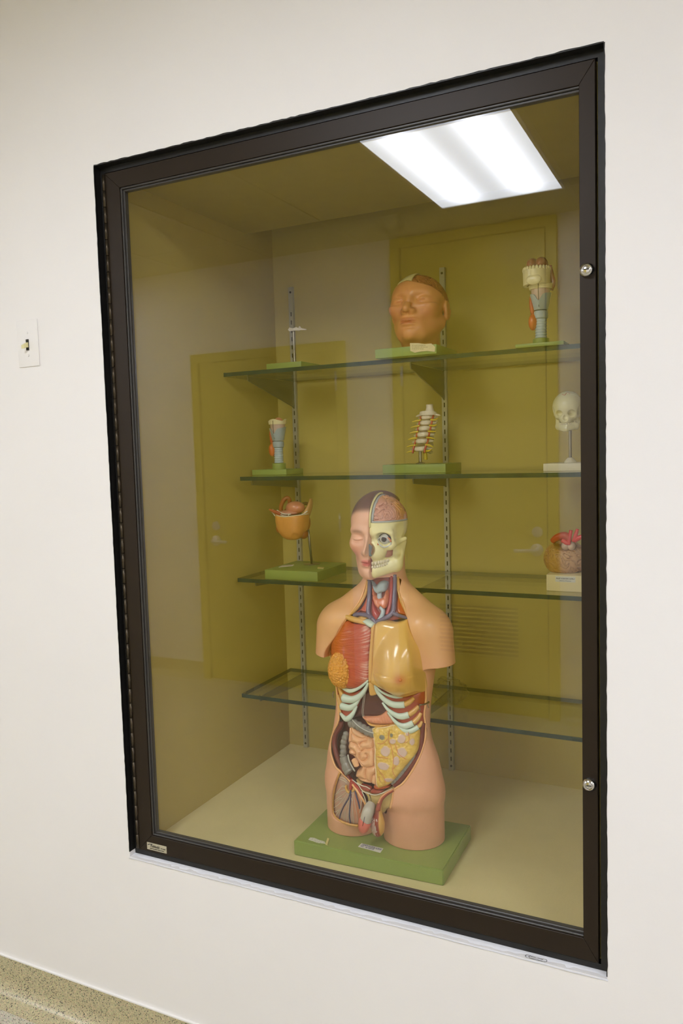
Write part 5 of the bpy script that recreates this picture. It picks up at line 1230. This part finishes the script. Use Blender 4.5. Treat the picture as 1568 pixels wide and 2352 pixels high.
for i, (a, b) in enumerate(list(zip(cen, cen[1:]))+[(cen[0]-Vector((0, 0, 0.010)), cen[0])]):
    m_ = (a+b)/2
    for s in (-1, 1):
        dz = -0.006+0.0022*i if s > 0 else -0.004
        tube('nerve', [(m_.x+s*0.014, m_.y-0.004, m_.z), (m_.x+s*0.026, m_.y-0.006, m_.z-0.001), (m_.x+s*0.0375, m_.y-0.009, m_.z+dz)], [0.0026, 0.0024, 0.0013], M_NERV, t, 8)
tube('spinal_cord', [(cen[0].x+0.008, 0.598, cen[0].z), (cen[0].x+0.010, 0.599, cen[0].z-0.018), (cen[0].x+0.011, 0.599, cen[0].z-0.030)], 0.0052, M_NERV, t)

# -- infant skull on a rod
ko = at(1303, 950, 0.575)
t = thing('infant_skull_model', (ko.x, 0.575, Z2), 'small pale infant skull on thin steel rod and white base, right end of second shelf', 'anatomical model')
M_WB = mat('white_base', (226, 218, 190), 0.4)
bx0 = at(1247, 1075, 0.518).x
base(t, bx0, bx0+0.125, 0.518, 0.640, Z2, 0.0195, M_WB)
KS = 0.50
def fs(X, Y, Z):
    return skull_sdf((X-ko.x)/KS, (Y-0.575)/KS, (Z-ko.z)/KS, 1.19)*KS
V_, F_ = surfnet(fs, (ko.x-.042, 0.575-.05, ko.z-.05), (ko.x+.042, 0.575+.052, ko.z+.062), 0.0011)
sk_ = np_mesh('skull', V_, F_, P_('infant_bone', (232, 226, 184), mottle=0.04), t)
bm = bmesh.new()
for k in range(7):
    q = (k-3)/3.0; bmesh.ops.create_icosphere(bm, subdivisions=1, radius=1.0, matrix=Matrix.Translation((ko.x+q*0.011, 0.575-0.0290+0.006*q*q, ko.z-0.0262)) @ Matrix.Diagonal((0.0018, 0.0014, 0.0022, 1)))
bm_obj('gum_line', bm, M_TOOTH, sk_, smooth=True)
ftop = lambda a, b: (ko.x+a, 0.575+b, ko.z+KS*(0.033+0.066*1.19*math.sqrt(max(0, 1-(a/KS/0.0732)**2-((b/KS-0.004)/0.0821)**2)))+0.0001)
tube('fontanelle', [ftop(-0.009, -0.022), ftop(-0.002, -0.027), ftop(0.002, -0.020), ftop(0.010, -0.022)], 0.0008, P_('suture_rust', (206, 128, 88)), sk_, 6)
tube('suture', [ftop(0.002, -0.020), ftop(0.012, -0.021), ftop(0.022, -0.016), ftop(0.030, -0.008)], 0.0007, P_('suture_pale', (240, 236, 214)), sk_, 6)
kz = Z2+0.0195
lathe('foot', [(0.0150, kz), (0.0140, kz+0.004), (0.0085, kz+0.010), (0.006, kz+0.0125)], (ko.x+0.006, 0.575, 0), M_WB, t, 24)
lathe('rod', [(0.0036, kz+0.012), (0.0036, ko.z-0.030)], (ko.x+0.006, 0.575, 0), M_STEEL, t, 14)

# -- pelvis model
pb0, pb1 = at(608, 1320, 0.445).x, at(729, 1325, 0.445).x
t = thing('pelvis_model', (0.226, 0.54, Z3), 'orange pelvis section model held on leaning steel rod above thick green base', 'anatomical model')
base(t, pb0, pb1, 0.445, 0.628, Z3, 0.0272)
pz = Z3+0.0272
rod0 = at(716, 1296, 0.575); rtop = at(706, 1200, 0.560)
lathe('foot_disc', [(0.0245, pz), (0.0245, pz+0.0012), (0.006, pz+0.0022)], (rod0.x, 0.575, 0), M_STEEL, t, 28)
tube('rod', [(rod0.x, 0.575, pz+0.001), tuple(rtop)], 0.0036, M_STEEL, t, 12, sm=0)
po = at(671, 1188, 0.525)
def pel(X, Y, Z):
    x, y, z = X-po.x, Y-po.y, Z-po.z
    d = ((np.abs(x/0.0480)**2.5+np.abs(y/0.044)**2.5+np.abs((z-0.004)/0.070)**2.2)**(1/2.3)-1)*0.044
    d = smax(d, z-(0.004+0.09*np.abs(x)), 0.002)
    d = smax(d, -(np.sqrt((x+0.009+0.06*z)**2+(y+0.047)**2)-0.0045), 0.003)      # median groove
    return smax(d, -ell(x, y, z, (0.026, -0.036, -0.066), (0.016, 0.02, 0.022)), 0.004)
V_, F_ = surfnet(pel, (po.x-.065, po.y-.06, po.z-.085), (po.x+.065, po.y+.06, po.z+.02), 0.0018)
np_mesh('pelvic_wall', V_, F_, P_('pelvis_orange', (226, 158, 78), mottle=0.05), t)
bm = bmesh.new(); pts = [(po.x+0.0475*math.sin(a), po.y-0.0435*math.cos(a), po.z+0.005+0.09*abs(0.0475*math.sin(a))) for a in np.linspace(0, 2*math.pi, 48, endpoint=False)]
add_tube(bm, pts, 0.0018, 8, closed=True); bm_obj('cut_rim', bm, P_('rim_cream', (232, 214, 172)), t, smooth=True)
ico('muscle_face', (po.x, po.y, po.z+0.0030), (0.0455, 0.0415, 0.0058), P_('pelvis_muscle', (140, 58, 32)), t)
ico('uterus', tuple(at(678, 1166, 0.528)), (0.0285, 0.026, 0.0190), P_('uterus_pink', (216, 140, 104), coat=0.6), t)
ico('bladder', tuple(at(662, 1178, 0.515)), (0.030, 0.020, 0.0085), P_('bladder_pink', (206, 140, 112)), t)
q = at(655, 1160, 0.548)
bm = bmesh.new(); add_tube(bm, [(q.x+0.010*math.cos(a)+0.007*math.sin(a), q.y+0.006*math.cos(a), q.z+0.021*math.sin(a)) for a in np.linspace(0, 2*math.pi, 30, endpoint=False)], 0.0062, 12, closed=True)
bm_obj('bowel_loop', bm, P_('loop_brown', (176, 102, 48)), t, smooth=True)
q = at(700, 1163, 0.552)
bm = bmesh.new(); add_tube(bm, [(q.x+0.013*math.cos(a), q.y+0.005*math.sin(a), q.z+0.008*math.sin(a)) for a in np.linspace(0, 2*math.pi, 24, endpoint=False)], 0.0048, 10, closed=True)
bm_obj('bowel_loop', bm, P_('loop_olive', (120, 92, 44)), t, smooth=True)
tube('hip_bone', [tuple(at(a, b, y)) for a, b, y in ((700, 1190, 0.540), (706, 1176, 0.545), (712, 1160, 0.552), (714, 1145, 0.556))], [0.009, 0.0085, 0.006, 0.003], P_('hip_tan', (206, 158, 96)), t, 12, 2.2)
tube('pubic_horn', [tuple(at(a, b, y)) for a, b, y in ((645, 1181, 0.500), (632, 1176, 0.497), (618, 1170, 0.494))], [0.007, 0.0055, 0.002], P_('horn_rust', (178, 84, 48)), t, 10)
for L in (((620, 1170), (632, 1186), (641, 1204)), ((626, 1170), (640, 1180), (660, 1186), (690, 1183), (706, 1174)), ((636, 1172), (650, 1180), (668, 1181)), ((664, 1181), (659, 1190), (658, 1200))):
    tube('ligament', [tuple(at(a, b, 0.492+0.00035*abs(a-660))) for a, b in L], 0.0016, M_WHITE, t, 8)
ico('sacrum', tuple(at(704, 1200, 0.552)), (0.011, 0.014, 0.024), P_('loop_brown', (176, 102, 48)), t)
ico('sit_muscle', tuple(at(697, 1226, 0.536)), (0.014, 0.014, 0.015), P_('muscle_umber', (160, 92, 40)), t)
ico('sit_muscle', tuple(at(641, 1212, 0.520)), (0.008, 0.012, 0.016), P_('muscle_sienna', (192, 108, 58)), t)
zq = lambda a, b: (lambda d: CAM+d*((pz-CAM.z)/d.z))(ray(a, b))
poly_prism('torn_label', [tuple(zq(a, b))[:2] for a, b in ((640, 1303), (648, 1299), (675, 1297), (672, 1300), (655, 1302))], 'z', pz, pz+0.0006, M_TORN, t)
poly_prism('label_stub', [tuple(zq(a, b))[:2] for a, b in ((729, 1306), (730, 1303), (745, 1305), (743, 1307))], 'z', pz, pz+0.002, mat('stub_cream', (214, 200, 130), 0.6), t)

# -- brain model on a cream block
bx0 = at(1254, 1335, 0.487).x
t = thing('brain_model', (0.975, 0.545, Z3), 'wrinkled tan brain model with red arteries on a cream block, behind the right frame', 'anatomical model')
M_CREAM = mat('cream_block', (232, 218, 166), 0.45, mottle=0.03, mscale=15)
base(t, bx0, bx0+0.112, 0.487, 0.602, Z3, 0.0405, M_CREAM, 0.002)
bo = at(1297, 1282, 0.548)
def brn(X, Y, Z):
    x, y, z = X-bo.x, Y-bo.y, Z-bo.z
    d = ell(x, y, z, (0, 0.002, 0), (0.0525, 0.052, 0.0465)); d = d+0.0058*(1-gyri(X, Y, Z, 0.0150, 0.5))
    d = smax(d, -(np.sqrt((x+0.006)**2+np.maximum(-0.030-y, 0)**2)-0.0016+np.maximum(z-0.01, 0)), 0.0015)
    d = smax(d, -ell(x, y, z, (0.004, -0.030, 0.042), (0.030, 0.03, 0.018)), 0.006)
    return np.maximum(d, Z3+0.0408-Z)
V_, F_ = surfnet(brn, (bo.x-.06, bo.y-.06, Z3+.036), (bo.x+.06, bo.y+.062, bo.z+.055), 0.0015)
c = mixc(np.tile((196.0, 150, 78), (len(V_), 1)), (206, 164, 122), sstep(-0.012, 0.004, V_[:, 0]-bo.x))
np_mesh('brain', V_, F_, M_PAINT, t, col=c)
for s, xx in ((-1, 1302), (1, 1316)): ico('brain_stem', tuple(at(xx-4, 1254, 0.515)), (0.0095, 0.010, 0.0105), P_('stem_pale', (216, 190, 166)), t)
M_SCAR = P_('scarlet', (222, 52, 34))
tube('artery', [tuple(at(a, b, y)) for a, b, y in ((1268, 1243, 0.520), (1280, 1234, 0.515), (1298, 1231, 0.512), (1308, 1240, 0.510))], [0.007, 0.009, 0.010, 0.007], P_('artery_rust', (196, 70, 32)), t)
for pts, r in (([(1305, 1246), (1308, 1233), (1311, 1218)], [0.0055, 0.0048, 0.0044]), ([(1318, 1244), (1322, 1228), (1326, 1215)], [0.0060, 0.0048, 0.0038]), ([(1318, 1242), (1328, 1236), (1338, 1232)], [0.006, 0.006, 0.005]), ([(1290, 1240), (1300, 1246), (1310, 1248)], [0.005, 0.006, 0.005])):
    tube('artery', [tuple(at(a, b, 0.508)) for a, b in pts], r, M_SCAR, t)
p0, p1 = at(1275, 1336, 0.4866), at(1321, 1325, 0.4866)
box('sticker', p0.x, p1.x, 0.4864, 0.4870, p0.z, p1.z, M_STICK, t)['label'] = 'printed white label'
wd = p1.x-p0.x
text('lettering', 'FAUST SCIENTIFIC SUPPLY', 0.0045, (p0.x+wd*0.04, 0.4862, p0.z+(p1.z-p0.z)*0.50), (1, 0, 0), (0, 0, 1), M_INK, t, bold=0.00008, width=wd*0.92)
text('lettering', 'Madison, Wisconsin', 0.0034, (p0.x+wd*0.22, 0.4862, p0.z+(p1.z-p0.z)*0.14), (1, 0, 0), (0, 0, 1), M_INK, t, width=wd*0.56)

# -- crumpled clear bag on the lowest shelf
go = at(1028, 1608, 0.560)
def bagv(co):
    x, y, z = co; n = float(noise(np.array([x*60]), np.array([y*60]), np.array([z*60]))[0]); n2 = float(noise(np.array([x*170+5]), np.array([y*170]), np.array([z*170]))[0])
    return 1+0.55*(n-0.5)+0.30*abs(n2-0.5)
bm = bmesh.new(); bmesh.ops.create_icosphere(bm, subdivisions=5, radius=1.0)
for v in bm.verts:
    q = v.co*0.05; k = bagv(q); v.co = Vector((go.x+v.co.x*0.046*k, 0.575+v.co.y*0.045*k, max(Z4+0.0006, Z4+0.030+v.co.z*0.034*k)))
tag(bm_obj('plastic_bag', bm, glass_mat('bag_film', (0.93, 0.93, 0.90), 0.8, 0.12), None, smooth=True), 'crumpled clear plastic bag on the lowest glass shelf behind the torso', 'plastic bag')
